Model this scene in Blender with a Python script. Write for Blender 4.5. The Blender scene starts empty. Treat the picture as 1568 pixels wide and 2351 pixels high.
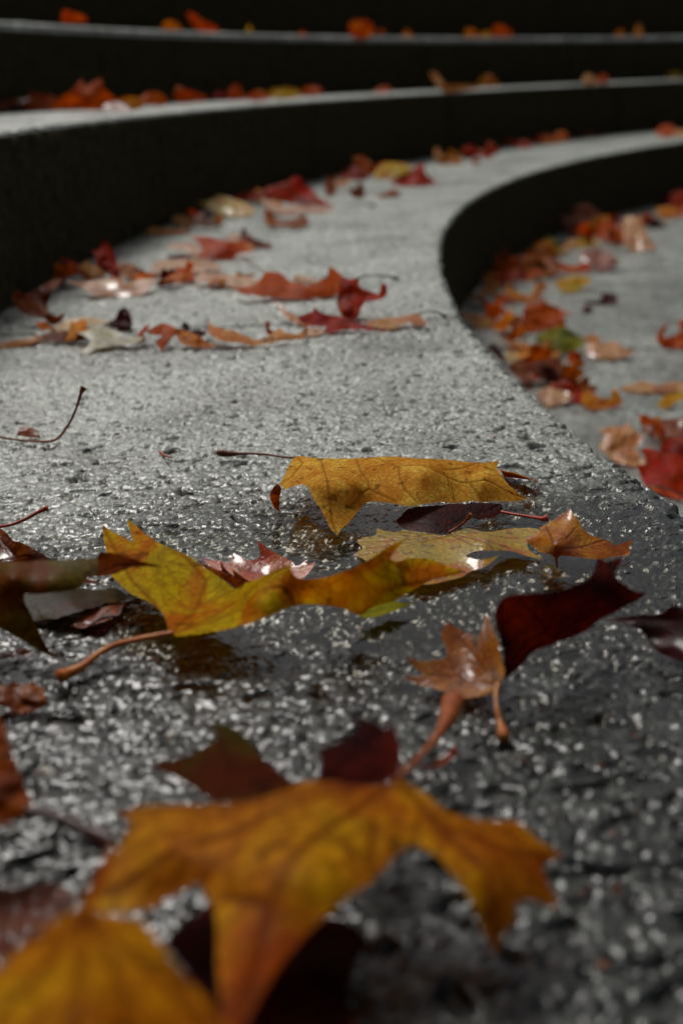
import bpy, math, random
import numpy as np
from mathutils import Matrix, Vector
from mathutils.geometry import delaunay_2d_cdt

C = bpy.context.scene.collection
SC = bpy.context.scene
# ------------------------------------------------------------------ camera
EYE = 0.35
F, PITCH, ROLL = 2693.6, 0.3518, 0.0349
CX, CY = 5.5075*0, 0
R0 = 19.3289*EYE
CEN = (19.9061*EYE, 5.5075*EYE)
W1, W2, H = 2.2031*EYE, 2.2321*EYE, 0.8183*EYE
cp, sp = math.cos(PITCH), math.sin(PITCH)
fwd = np.array([0, cp, -sp]); up0 = np.array([0, sp, cp]); rt0 = np.array([1., 0, 0])
cr, sr = math.cos(ROLL), math.sin(ROLL)
rt = cr*rt0 - sr*up0
up = sr*rt0 + cr*up0
EYEP = np.array([0, 0, EYE])
cam = bpy.data.cameras.new('camera'); co = bpy.data.objects.new('camera', cam); C.objects.link(co)
M = Matrix.Identity(4)
for i in range(3):
    M[i][0] = rt[i]; M[i][1] = up[i]; M[i][2] = -fwd[i]; M[i][3] = EYEP[i]
co.matrix_world = M
cam.sensor_fit = 'VERTICAL'; cam.sensor_height = 36; cam.lens = F/2351*36
cam.clip_start = 0.01; cam.clip_end = 500
cam.dof.use_dof = True; cam.dof.focus_distance = 1.02; cam.dof.aperture_fstop = 3.7
cam.dof.aperture_blades = 9
SC.camera = co
# ------------------------------------------------------------------ sky, sun, exposure
SUN_EL, SUN_AZ = math.radians(56), math.radians(-28)      # azimuth from +Y towards +X
world = bpy.data.worlds.new('World'); SC.world = world; world.use_nodes = True
wn = world.node_tree.nodes; wl = world.node_tree.links
sky = wn.new('ShaderNodeTexSky'); sky.sky_type = 'NISHITA'; sky.sun_disc = False
sky.sun_elevation = SUN_EL; sky.sun_rotation = SUN_AZ
sky.air_density = 1.0; sky.dust_density = 7.0; sky.ozone_density = .4
bg = wn['Background']; bg.inputs['Strength'].default_value = 0.05
hsv = wn.new('ShaderNodeHueSaturation'); hsv.inputs['Saturation'].default_value = .4
wl.new(sky.outputs[0], hsv.inputs['Color']); wl.new(hsv.outputs[0], bg.inputs[0])     # thin overcast takes most of the blue out
sun = bpy.data.lights.new('sun', 'SUN'); sun.energy = 1.5; sun.angle = math.radians(18); sun.color = (1, .975, .94)
so = bpy.data.objects.new('sun', sun); C.objects.link(so)
sd = Vector((math.sin(SUN_AZ)*math.cos(SUN_EL), math.cos(SUN_AZ)*math.cos(SUN_EL), math.sin(SUN_EL)))
so.rotation_euler = sd.to_track_quat('Z', 'Y').to_euler()
so.location = sd*20
SC.view_settings.view_transform = 'Standard'; SC.view_settings.look = 'None'
SC.view_settings.gamma = 1; SC.view_settings.exposure = 0.75; SC.view_settings.use_curve_mapping = False

# ------------------------------------------------------------------ helpers
rs = np.random.RandomState(7)
PERM = rs.permutation(256); PERM = np.concatenate([PERM, PERM])
ANG = rs.rand(256)*2*np.pi; GX, GY = np.cos(ANG), np.sin(ANG)
def perlin(x, y):
    xi = np.floor(x).astype(int); yi = np.floor(y).astype(int)
    xf = x-xi; yf = y-yi; xi &= 255; yi &= 255
    u = xf**3*(xf*(xf*6-15)+10); v = yf**3*(yf*(yf*6-15)+10)
    def g(ix, iy, fx, fy):
        k = PERM[PERM[ix & 255]+(iy & 255)]; return GX[k]*fx+GY[k]*fy
    a = g(xi, yi, xf, yf); b = g(xi+1, yi, xf-1, yf); c = g(xi, yi+1, xf, yf-1); d = g(xi+1, yi+1, xf-1, yf-1)
    return (a+(b-a)*u)*(1-v)+(c+(d-c)*u)*v      # about -0.7..0.7
def ray(px, py):
    x = (np.asarray(px, float)-784)/F; y = (1175.5-np.asarray(py, float))/F
    d = fwd[None]+x[..., None]*rt[None]+y[..., None]*up[None]
    return d
def at_z(px, py, z):
    d = ray(np.atleast_1d(px), np.atleast_1d(py)); z = np.atleast_1d(z)
    t = (z-EYE)/d[:, 2]
    return EYEP[None]+d*t[:, None]
def mesh_obj(name, v, f, mat=None, parent=None, smooth=True):
    me = bpy.data.meshes.new(name)
    v = np.asarray(v, dtype=np.float32)
    if isinstance(f, np.ndarray):
        n = len(f); k = f.shape[1]
        me.vertices.add(len(v)); me.vertices.foreach_set('co', v.ravel())
        me.loops.add(n*k); me.loops.foreach_set('vertex_index', f.astype(np.int32).ravel())
        me.polygons.add(n); me.polygons.foreach_set('loop_start', np.arange(0, n*k, k, dtype=np.int32))
        me.update(calc_edges=True); me.validate()
    else:
        me.from_pydata([tuple(map(float, p)) for p in v], [], [tuple(map(int, p)) for p in f]); me.update()
    if smooth: me.polygons.foreach_set('use_smooth', [True]*len(me.polygons))
    for m in ([mat] if not isinstance(mat, (list, tuple)) else mat):
        if m: me.materials.append(m)
    o = bpy.data.objects.new(name, me); C.objects.link(o)
    if parent: o.parent = parent
    return o
def empty(name, loc=(0, 0, 0)):
    o = bpy.data.objects.new(name, None); C.objects.link(o); o.location = loc; o.empty_display_size = .02
    return o

# ------------------------------------------------------------------ materials
def nt_new(name):
    m = bpy.data.materials.new(name); m.use_nodes = True
    n = m.node_tree.nodes; l = m.node_tree.links
    return m, n, l, n['Principled BSDF']
def noise(n, l, vec, scale, detail=4, rough=.6, dist=0):
    t = n.new('ShaderNodeTexNoise'); t.inputs['Scale'].default_value = scale
    t.inputs['Detail'].default_value = detail; t.inputs['Roughness'].default_value = rough
    t.inputs['Distortion'].default_value = dist
    l.new(vec, t.inputs['Vector']); return t.outputs['Fac']
def ramp(n, l, fac, stops):
    r = n.new('ShaderNodeValToRGB'); e = r.color_ramp.elements
    e[0].position, e[0].color = stops[0][0], (*stops[0][1], 1)
    e[1].position, e[1].color = stops[-1][0], (*stops[-1][1], 1)
    for p, c in stops[1:-1]:
        x = e.new(p); x.color = (*c, 1)
    l.new(fac, r.inputs[0]); return r.outputs[0]
def mixc(n, l, fac, a, b, mode='MIX'):
    m = n.new('ShaderNodeMix'); m.data_type = 'RGBA'; m.blend_type = mode
    for s, i in ((fac, 0), (a, 6), (b, 7)):
        if isinstance(s, (int, float)): m.inputs[i].default_value = s
        elif isinstance(s, tuple): m.inputs[i].default_value = (*s, 1)
        else: l.new(s, m.inputs[i])
    return m.outputs[2]
def math_(n, l, op, a, b=None, clamp=False):
    m = n.new('ShaderNodeMath'); m.operation = op; m.use_clamp = clamp
    for s, i in ((a, 0), (b, 1)):
        if s is None: continue
        if isinstance(s, (int, float)): m.inputs[i].default_value = s
        else: l.new(s, m.inputs[i])
    return m.outputs[0]
g3 = lambda v, w=(1, 1, 1): tuple(v*k for k in w)

def granite(name, lo, mid, hi, dirt=(.05, .045, .03), spec_scale=1.0):
    m, n, l, p = nt_new(name)
    geo = n.new('ShaderNodeNewGeometry').outputs['Position']
    a = noise(n, l, geo, 330*spec_scale, 3, .65)
    b = noise(n, l, geo, 90*spec_scale, 4, .6)
    c = noise(n, l, geo, 5, 5, .6)
    col = ramp(n, l, a, [(.38, lo), (.49, mid), (.62, hi)])
    cr_ = n.new('ShaderNodeTexVoronoi'); cr_.inputs['Scale'].default_value = 310*spec_scale; l.new(geo, cr_.inputs['Vector'])
    sepc = n.new('ShaderNodeSeparateColor'); l.new(cr_.outputs['Color'], sepc.inputs[0])
    gcol = ramp(n, l, sepc.outputs[0], [(0, tuple(k*.12 for k in mid)), (.25, tuple(k*.5 for k in mid)), (.7, mid), (1, hi)])
    col = mixc(n, l, .55, col, gcol)
    v = n.new('ShaderNodeTexVoronoi'); v.inputs['Scale'].default_value = 420*spec_scale; l.new(geo, v.inputs['Vector'])
    sp_ = math_(n, l, 'LESS_THAN', v.outputs['Distance'], .28)
    sp_ = math_(n, l, 'MULTIPLY', sp_, math_(n, l, 'GREATER_THAN', b, .53))
    col = mixc(n, l, math_(n, l, 'MULTIPLY', sp_, .7), col, tuple(k*.22 for k in mid))
    col = mixc(n, l, ramp(n, l, b, [(.35, (.5,)*3), (.62, (1.1,)*3)]), (0, 0, 0), col, 'MULTIPLY') if False else col
    r2 = ramp(n, l, b, [(.32, (.45,)*3), (.5, (.9,)*3), (.68, (1.15,)*3)])
    col = mixc(n, l, 1.0, col, r2, 'MULTIPLY')
    r3 = ramp(n, l, c, [(.42, (0, 0, 0)), (.68, (1, 1, 1))])
    col = mixc(n, l, math_(n, l, 'MULTIPLY', r3, .45), col, dirt)
    # deep pits and cracks are coloured near black
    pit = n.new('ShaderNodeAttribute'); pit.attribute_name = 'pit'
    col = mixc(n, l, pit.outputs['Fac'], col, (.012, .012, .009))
    dmp = n.new('ShaderNodeAttribute'); dmp.attribute_name = 'damp_shade'
    soaked = mixc(n, l, 1.0, col, (.032, .036, .030), 'MULTIPLY')  # wet tone, also carrying painted dimness of the foreground and riser foot
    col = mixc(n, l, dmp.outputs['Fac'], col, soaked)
    l.new(col, p.inputs['Base Color'])
    wet = n.new('ShaderNodeAttribute'); wet.attribute_name = 'wet'
    rgh = math_(n, l, 'ADD', math_(n, l, 'MULTIPLY', wet.outputs['Fac'], -.28), math_(n, l, 'ADD', .34, math_(n, l, 'MULTIPLY', a, .22)), True)
    l.new(rgh, p.inputs['Roughness'])
    l.new(math_(n, l, 'SUBTRACT', .45, math_(n, l, 'MULTIPLY', dmp.outputs['Fac'], .4)), p.inputs['Specular IOR Level'])
    l.new(math_(n, l, 'ADD', math_(n, l, 'MULTIPLY', dmp.outputs['Fac'], .9), math_(n, l, 'MULTIPLY', wet.outputs['Fac'], .1), True), p.inputs['Coat Weight'])
    p.inputs['Coat Roughness'].default_value = .13; p.inputs['Coat IOR'].default_value = 1.36
    b2 = n.new('ShaderNodeBump'); b2.inputs['Strength'].default_value = .4; b2.inputs['Distance'].default_value = .0010
    l.new(a, b2.inputs['Height']); l.new(b2.outputs[0], p.inputs['Coat Normal'])
    bp = n.new('ShaderNodeBump'); bp.inputs['Strength'].default_value = .8; bp.inputs['Distance'].default_value = .0014
    hh = math_(n, l, 'ADD', math_(n, l, 'MULTIPLY', a, .7), b)
    l.new(hh, bp.inputs['Height']); l.new(bp.outputs[0], p.inputs['Normal'])
    return m
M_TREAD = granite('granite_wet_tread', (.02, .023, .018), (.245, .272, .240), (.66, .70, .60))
M_RISER = granite('granite_grimy_shaded_riser', (.010, .009, .005), (.027, .023, .011), (.07, .06, .030), (.03, .025, .010), .5)  # olive brown granite, with the risers' shade painted into its darker colour
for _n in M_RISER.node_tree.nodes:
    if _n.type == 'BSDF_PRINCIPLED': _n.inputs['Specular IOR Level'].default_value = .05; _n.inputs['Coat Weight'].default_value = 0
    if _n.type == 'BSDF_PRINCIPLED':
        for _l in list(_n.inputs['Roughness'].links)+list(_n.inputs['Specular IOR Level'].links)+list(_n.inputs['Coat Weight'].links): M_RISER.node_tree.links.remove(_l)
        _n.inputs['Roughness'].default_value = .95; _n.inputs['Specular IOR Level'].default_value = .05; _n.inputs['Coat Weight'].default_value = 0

PAL = {
 'red': ((.40, .08, .003), (.48, .045, .006), (.14, .006, .003)),
 'crimson': ((.44, .065, .003), (.30, .004, .004), (.11, .003, .003)),
 'redorange': ((.52, .16, .008), (.40, .085, .006), (.55, .16, .02)),
 'orange': ((.55, .14, .012), (.42, .07, .008), (.60, .26, .03)),
 'amber': ((.58, .26, .02), (.40, .12, .01), (.64, .38, .04)),
 'gold': ((.78, .48, .12), (.64, .34, .07), (.86, .62, .17)),
 'yellow': ((.62, .42, .05), (.50, .26, .03), (.55, .48, .09)),
 'yellowgreen': ((.54, .41, .015), (.52, .21, .012), (.40, .32, .018)),
 'olive': ((.12, .095, .008), (.15, .06, .008), (.07, .065, .006)),
 'darkolive': ((.05, .036, .005), (.07, .02, .004), (.03, .03, .004)),
 'green': ((.17, .17, .014), (.30, .28, .04), (.07, .085, .008)),
 'brown': ((.17, .055, .012), (.09, .025, .006), (.26, .10, .02)),
 'rust': ((.32, .11, .014), (.17, .05, .008), (.42, .20, .03)),
 'copper': ((.42, .19, .035), (.27, .095, .016), (.52, .29, .08)),
 'maroon': ((.05, .007, .003), (.02, .003, .002), (.09, .016, .004)),
 'darkmaroon': ((.035, .005, .002), (.018, .003, .002), (.07, .012, .003)),
 'tan': ((.55, .30, .12), (.40, .17, .06), (.62, .42, .20)),
 'peach': ((.68, .40, .20), (.55, .24, .10), (.72, .52, .32)),
 'cream': ((.70, .58, .36), (.55, .38, .18), (.75, .66, .46)),
 'pink': ((.62, .37, .18), (.50, .23, .08), (.68, .48, .28)),  # pale tone has the sky's glare on wet leaves painted in
 'mauve': ((.30, .12, .07), (.20, .05, .02), (.42, .22, .15)),
 'pale': ((.52, .50, .36), (.38, .34, .18), (.62, .60, .50)),  # olive whitened by wet glare put into the colour
 'foreamber': ((.48, .23, .015), (.28, .085, .008), (.58, .36, .018)),
}
_lm = {}
def leaf_mat(key, wet=.5, scale=1.0):
    kk = (key, wet, scale)
    if kk in _lm: return _lm[kk]
    c1, c2, c3 = [tuple((k**1.5)*(max(c)**-.5)*.82 for k in c) for c in PAL[key]]
    m, n, l, p = nt_new('leaf_'+key)
    at = n.new('ShaderNodeAttribute'); at.attribute_name = 'lc'      # leaf-plane coordinates, metres
    vec = at.outputs['Vector']
    oi = n.new('ShaderNodeObjectInfo')
    sh = n.new('ShaderNodeVectorMath'); sh.operation = 'ADD'
    l.new(vec, sh.inputs[0]); l.new(math_(n, l, 'MULTIPLY', oi.outputs['Random'], 13.), sh.inputs[1])
    vec = sh.outputs[0]
    a = noise(n, l, vec, 22*scale, 4, .6, .6)
    b = noise(n, l, vec, 160*scale, 3, .6)
    s = noise(n, l, vec, 70*scale, 2, .5)
    col = ramp(n, l, a, [(.36, c2), (.5, c1), (.64, c3)])
    r = ramp(n, l, b, [(.3, (.75,)*3), (.7, (1.1,)*3)])
    col = mixc(n, l, 1.0, col, r, 'MULTIPLY')
    ve = n.new('ShaderNodeAttribute'); ve.attribute_name = 'vein'
    vcol = tuple(k*.42 for k in c2)
    col = mixc(n, l, math_(n, l, 'MULTIPLY', ve.outputs['Fac'], .75), col, vcol)
    vr = n.new('ShaderNodeTexVoronoi'); vr.feature = 'DISTANCE_TO_EDGE'; vr.inputs['Scale'].default_value = 130*scale; l.new(vec, vr.inputs['Vector'])
    net = ramp(n, l, vr.outputs['Distance'], [(.0, (1, 1, 1)), (.12, (0, 0, 0))])
    col = mixc(n, l, math_(n, l, 'MULTIPLY', net, .5), col, tuple(k*.42 for k in c2))
    spots = ramp(n, l, s, [(.62, (0, 0, 0)), (.68, (1, 1, 1))])
    col = mixc(n, l, math_(n, l, 'MULTIPLY', spots, .65), col, tuple(k*.18 for k in c2))
    l.new(col, p.inputs['Base Color'])
    p.inputs['Roughness'].default_value = max(.24, .68-.5*wet)
    p.inputs['Specular IOR Level'].default_value = .02+.36*max(0, wet-.25)
    p.inputs['Coat Weight'].default_value = max(0, wet*1.3-.5); p.inputs['Coat Roughness'].default_value = .16-.1*wet
    p.inputs['Coat IOR'].default_value = 1.4
    w = noise(n, l, vec, 260*scale, 2, .5)
    hgt = math_(n, l, 'ADD', math_(n, l, 'MULTIPLY', ve.outputs['Fac'], 1.0), math_(n, l, 'MULTIPLY', math_(n, l, 'ADD', w, a), .55))
    hgt = math_(n, l, 'ADD', hgt, math_(n, l, 'MULTIPLY', net, .35))
    bp = n.new('ShaderNodeBump'); bp.inputs['Strength'].default_value = .35; bp.inputs['Distance'].default_value = .0010
    l.new(hgt, bp.inputs['Height']); l.new(bp.outputs[0], p.inputs['Normal'])
    tr = n.new('ShaderNodeBsdfTranslucent')
    tc = mixc(n, l, 1.0, col, (1.3, 1.0, .6), 'MULTIPLY'); l.new(tc, tr.inputs['Color']); l.new(bp.outputs[0], tr.inputs['Normal'])
    mx = n.new('ShaderNodeMixShader'); mx.inputs[0].default_value = .45
    l.new(p.outputs[0], mx.inputs[1]); l.new(tr.outputs[0], mx.inputs[2])
    l.new(mx.outputs[0], n['Material Output'].inputs['Surface'])
    _lm[kk] = m; return m
def stem_mat(key):
    kk = ('stem', key)
    if kk in _lm: return _lm[kk]
    c1, c2, c3 = [tuple((k**1.4)*(max(c)**-.4)*.7 for k in c) for c in PAL[key]]
    m, n, l, p = nt_new('stem_'+key)
    g = n.new('ShaderNodeNewGeometry').outputs['Position']
    a = noise(n, l, g, 120, 3)
    l.new(ramp(n, l, a, [(.35, c2), (.65, c1)]), p.inputs['Base Color'])
    p.inputs['Roughness'].default_value = .5; p.inputs['Specular IOR Level'].default_value = .25; p.inputs['Coat Weight'].default_value = .12; p.inputs['Coat Roughness'].default_value = .12
    _lm[kk] = m; return m

# ------------------------------------------------------------------ granite amphitheatre steps
E0 = [(1059, 729), (1114, 789), (1154, 834), (1209, 889), (1284, 954), (1359, 1019), (1404, 1052), (1454, 1082), (1568, 1158)]
q = at_z([e[0] for e in E0], [e[1] for e in E0], np.zeros(len(E0)))
ea = np.unwrap(np.arctan2(q[:, 1]-CEN[1], q[:, 0]-CEN[0]) % (2*np.pi)); er = np.hypot(q[:, 0]-CEN[0], q[:, 1]-CEN[1])
od = np.argsort(ea); ea = ea[od]; er = er[od]
A_JOINT = float(ea[0])
def rf_main(a):
    base = np.full_like(a, R0)
    r = np.interp(a, np.concatenate([[A_JOINT-.06, A_JOINT-.03], ea, [ea[-1]+.12]]), np.concatenate([[R0, R0], er, [er[-1]]]))
    return np.where(a < A_JOINT-.06, base, r)
WETC = at_z(1000, 1290, 0)[0]
def top_h(x, y, fine=True):
    wet = np.exp(-(((x-WETC[0])/.34)**2+((y-WETC[1])/.22)**2))
    wn_ = perlin(x*9+3, y*9+7)
    wet = np.clip(wet*1.15+wn_*.35*(wet > .02), 0, 1)
    # wet stone round the puddle; the near side also carries painted foreground dimness
    dn_ = (WETC[1]+.34-y)+.25*(x-WETC[0])+perlin(x*5+1, y*5)*.22+perlin(x*16, y*16+4)*.07
    damp_shade = np.clip(dn_/.34+.15, 0, 1)
    u = perlin(x*14, y*17)*.0016
    px_ = x+perlin(x*40+3, y*40)*.008; py_ = y+perlin(x*40, y*40+8)*.006
    big = np.clip((perlin(px_*38+50, py_*62+11)+perlin(px_*90+5, py_*120+1)*.35-.24)*3.2, 0, 1)
    # warped coordinates keep pits irregular
    wx = x+perlin(x*70+9, y*70)*.004; wy = y+perlin(x*70, y*70+31)*.004
    a = perlin(wx*52, wy*82)*.75+perlin(wx*105+3, wy*140)*.5; b = perlin(wx*190+5, wy*240+2); c = perlin(x*420, y*480+9)
    b = b*.5+(np.abs(perlin(wx*150+15, wy*170+2))*2.2-.45)*.6; c = c*.4+(np.abs(perlin(x*300+7, y*330+19))*2.2-.45)*.6
    pit = np.clip(a*.8+b*.6-.10, 0, 1)
    lo = perlin(wx*16+40, wy*75+3); crack = np.clip(.035-np.abs(lo-.18), 0, 1)/.035*(perlin(x*11+5, y*21) > .08)
    gr = np.where(fine, 1., .6)
    h = u*.7+.0026*b+.0017*c-.0100*pit-.0060*big-.006*crack-.0034*wet
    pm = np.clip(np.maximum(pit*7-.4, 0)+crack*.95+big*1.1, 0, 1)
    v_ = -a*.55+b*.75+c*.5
    peak = np.clip(np.clip((v_-.15)/.5, 0, 1)*.55+np.clip(-a*1.3+perlin(wx*75+60, wy*95)*.5-.05, 0, 1)*.75, 0, 1)
    film_shade = np.maximum(damp_shade, wet)*(x*x+y*y < 9)*(1-.30*peak*(1-wet*.5))
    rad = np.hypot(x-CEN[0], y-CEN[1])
    foot = np.exp(-np.clip(R0+W1-rad, 0, 9)/.07)*(.75+perlin(x*12, y*12+3)*.9)  # shade along the riser's foot, painted in as a darker strip
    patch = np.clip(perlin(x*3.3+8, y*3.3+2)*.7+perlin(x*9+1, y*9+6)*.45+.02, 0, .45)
    film_shade = np.clip(np.maximum(film_shade, np.maximum(foot, patch)*(1-.3*peak)), 0, 1)
    return h, np.clip(pm+np.clip(-v_-.25, 0, 1)*.9, 0, 1), wet, film_shade
def build_block(name, parent, a_arr, rf, rb, zt, zb, drad, chamfer, amp=1.0, nz=40):
    a = a_arr; na = len(a)
    Rf = rf(a) if callable(rf) else np.full_like(a, rf)
    Rb = np.full_like(a, rb)
    nr = max(6, int((rb-R_MIN(Rf))/drad))
    # profile: front face up, arris, top, back, bottom
    zf = np.linspace(zb, zt-chamfer, nz)
    na_ = 6
    th = np.linspace(0, np.pi/2, na_+2)[1:-1]
    cols = []; kind = []
    for z in zf: cols.append((0., z, 0)); kind.append(0)
    for t in th: cols.append((chamfer*(1-np.cos(t)), zt-chamfer+chamfer*np.sin(t), 1)); kind.append(1)
    fr = np.linspace(0, 1, nr)
    for f_ in fr: cols.append((f_, zt, 2)); kind.append(2)
    cols.append((1., zb, 3)); kind.append(3)
    npf = len(cols)
    P = np.zeros((na, npf, 3)); pit = np.zeros((na, npf)); wet = np.zeros((na, npf))
    off = np.array([c[0] for c in cols]); zz = np.array([c[1] for c in cols]); kk = np.array(kind)
    RR = np.where(kk[None] < 2, Rf[:, None]+off[None], Rf[:, None]+chamfer+(Rb-Rf-chamfer)[:, None]*off[None])
    Z = np.repeat(zz[None], na, 0)
    X = CEN[0]+RR*np.cos(a)[:, None]; Y = CEN[1]+RR*np.sin(a)[:, None]
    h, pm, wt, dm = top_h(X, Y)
    if abs(zt) > .01: wt = wt*0; dm = np.clip((.34 if zt < 0 else .12)+perlin(X*5+zt*9, Y*5)*.5+perlin(X*15, Y*15)*.3, 0, .8)
    s = a[:, None]*R0
    front = (kk == 0)[None]
    fn = (perlin(s*22+zt*50, Z*26)*.006+perlin(s*75, Z*80+zt*31)*.0028)*amp
    arr = (kk == 1)[None]; top = (kk == 2)[None]
    edge = RR-Rf[:, None]
    chip = np.clip(1-edge/.02, 0, 1)**2*np.clip(.35+perlin(s*45+zt*9, edge*0+zt)*1.4+perlin(s*130, edge*20)*.8, 0, 1.6)*.009
    topmask = np.where(top, 1, np.where(arr, off[None]/max(chamfer, 1e-6)*.6+.3, 0))
    Z = Z+topmask*h*amp-np.where(top | arr, chip*amp, 0)
    dR = np.where(front, fn, 0)+np.where(arr, fn*.8+chip*.8, 0)
    # keep the four ends clean so blocks never touch
    RR2 = RR+dR
    X = CEN[0]+RR2*np.cos(a)[:, None]; Y = CEN[1]+RR2*np.sin(a)[:, None]
    P[..., 0] = X; P[..., 1] = Y; P[..., 2] = Z
    pit = np.where(top | arr, pm*topmask, 0); wet = np.where(top | arr, wt, 0); damp_shade = np.where(top | arr, dm, 0)
    idx = np.arange(na*npf).reshape(na, npf)
    nxt = np.roll(idx, -1, 1)
    f = np.stack([idx[:-1], nxt[:-1], nxt[1:], idx[1:]], -1).reshape(-1, 4)
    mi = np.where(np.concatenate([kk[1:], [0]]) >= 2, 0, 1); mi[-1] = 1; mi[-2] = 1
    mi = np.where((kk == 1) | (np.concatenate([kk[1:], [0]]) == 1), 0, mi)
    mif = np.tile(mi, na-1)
    # end caps as thin inset fans
    v = P.reshape(-1, 3)
    me = bpy.data.meshes.new(name)
    me.vertices.add(len(v)); me.vertices.foreach_set('co', v.astype(np.float32).ravel())
    caps = [idx[0][::-1], idx[-1]]
    nl = len(f)*4+2*npf
    loops = np.concatenate([f.ravel(), caps[0], caps[1]]).astype(np.int32)
    ls = np.concatenate([np.arange(0, len(f)*4, 4), [len(f)*4, len(f)*4+npf]]).astype(np.int32)
    me.loops.add(nl); me.loops.foreach_set('vertex_index', loops)
    me.polygons.add(len(ls)); me.polygons.foreach_set('loop_start', ls)
    me.update(calc_edges=True)
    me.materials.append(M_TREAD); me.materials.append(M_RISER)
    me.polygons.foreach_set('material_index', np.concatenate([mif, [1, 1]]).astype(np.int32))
    sm = np.ones(len(ls), bool); sm[-2:] = False
    me.polygons.foreach_set('use_smooth', sm)
    for nm, d in (('pit', pit), ('wet', wet), ('damp_shade', damp_shade)):
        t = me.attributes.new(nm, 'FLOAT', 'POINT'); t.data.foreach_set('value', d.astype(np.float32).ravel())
    me.update()
    o = bpy.data.objects.new(name, me); C.objects.link(o); o.parent = parent
    return o
def R_MIN(r): return float(np.min(r))
def ang_of(px, py, z):
    p = at_z(px, py, z)[0]; return math.atan2(p[1]-CEN[1], p[0]-CEN[0]) % (2*math.pi)
def ang_on_ring(px, R):
    # angle where the vertical plane through pixel column meets ring R (far hit)
    d = ray(np.array([px]), np.array([108.]))[0]; dx, dy = d[0], d[1]; n_ = math.hypot(dx, dy); dx /= n_; dy /= n_
    b = -(CEN[0]*dx+CEN[1]*dy); c = CEN[0]**2+CEN[1]**2-R*R
    t = -b+math.sqrt(max(b*b-c, 0)); return math.atan2(dy*t-CEN[1], dx*t-CEN[0]) % (2*math.pi)
GAP = .009
def ring(k, joints, rf, rb, zt, da_fun, drad, chamfer, nz, label_name):
    root = empty(label_name, (CEN[0]-R0, CEN[1], 0)); root['kind'] = 'structure'
    root.location = (0, 0, 0)
    for a0, a1 in zip(joints[:-1], joints[1:]):
        R_ = R0+max(k, 0)*W1
        a0 += GAP/2/R_; a1 -= GAP/2/R_
        arr = [a0]
        while arr[-1] < a1: arr.append(arr[-1]+da_fun(arr[-1]))
        arr[-1] = a1
        if len(arr) > 2 and arr[-1]-arr[-2] < 1e-5: arr.pop(-2)
        build_block('stone_block', root, np.array(arr), rf, rb, zt, zt-2*H if k != 0 else zt-1.6*H, drad, chamfer, nz=nz)
    return root
def dcam(a, R):
    x = CEN[0]+R*math.cos(a); y = CEN[1]+R*math.sin(a); return math.hypot(x, y), y
R1 = R0+W1; R2 = R1+W2; R3 = R2+W2; R4 = R3+W2
def mk_joints(fixed, lo, hi, step):
    j = sorted(fixed); out = list(j)
    rr = random.Random(3)
    while out[0] > lo: out.insert(0, out[0]-step*(.9+.2*rr.random()))
    while out[-1] < hi: out.append(out[-1]+step*(.9+.2*rr.random()))
    return out
A_LO, A_HI = .9, 3.95
ja = A_JOINT
def da_main(a):
    d, y = dcam(a, R0+.35)
    if y < .12: return .004/R0*2
    return max(.0016, min(.02, d*.0019))/R0
ring(0, mk_joints([ja, ja+1.52/R0], A_LO, A_HI, 1.25/R0), rf_main, R1-.003, 0., da_main, .0017, .007, 26, 'main_step')
def da_c(m):
    return lambda a, m=m: m/R1
j1 = mk_joints([ang_on_ring(1029, R1), ang_on_ring(1424, R1)], A_LO, A_HI, 1.5/R1)
ring(1, j1, R1, R2-.003, H, da_c(.012), .012, .008, 40, 'second_step')
j2 = mk_joints([ang_on_ring(971, R2), ang_on_ring(1304, R2), ang_on_ring(1464, R2)], A_LO, A_HI, 1.5/R2)
ring(2, j2, R2, R3-.003, 2*H, da_c(.014), .03, .03, 30, 'third_step')
j3 = mk_joints([ang_on_ring(400, R3), ang_on_ring(859, R3), ang_on_ring(1279, R3)], A_LO, A_HI, 1.5/R3)
ring(3, j3, R3, R4-.003, 3.35*H, da_c(.02), .04, .02, 24, 'top_step')
jl = mk_joints([3.0], A_LO, A_HI, 1.3/R0)
def rback_low(a): return rf_main(a)
# the lower step butts against the foot of the main step: its back follows the smallest front radius
RL = float(min(er.min(), R0))-.004
ring(-1, jl, R0-1.55, R0+.35, -H, da_c(.008), .008, .008, 12, 'lower_step')
for r_in, z_ in ((R0-3.1, -2*H),):
    ring(-2, mk_joints([3.1], A_LO, A_HI, 1.6/R0), r_in, R0-1.553, z_, da_c(.05), .05, .01, 6, 'lowest_step')
# paving at the foot of the steps and terrace behind them
m, n, l, p = nt_new('ground_gravel')
gp = n.new('ShaderNodeNewGeometry').outputs['Position']
l.new(ramp(n, l, noise(n, l, gp, 60, 5), [(.35, (.05, .05, .04)), (.65, (.16, .155, .13))]), p.inputs['Base Color']); p.inputs['Roughness'].default_value = .7
o = mesh_obj('ground', [(-60, -60, -3*H), (60, -60, -3*H), (60, 60, -3*H), (-60, 60, -3*H)], [(0, 1, 2, 3)], m); o['kind'] = 'structure'
vv = []; ff = []
aa = np.linspace(A_LO, A_HI, 90)
for a in aa:
    for r in (R4+.01, R4+3, R4+12): vv.append((CEN[0]+r*math.cos(a), CEN[1]+r*math.sin(a), 3.35*H-.02))
for i in range(len(aa)-1):
    for j in range(2): b = i*3+j; ff.append((b, b+1, b+4, b+3))
o = mesh_obj('terrace', vv, ff, m); o['kind'] = 'structure'

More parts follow.
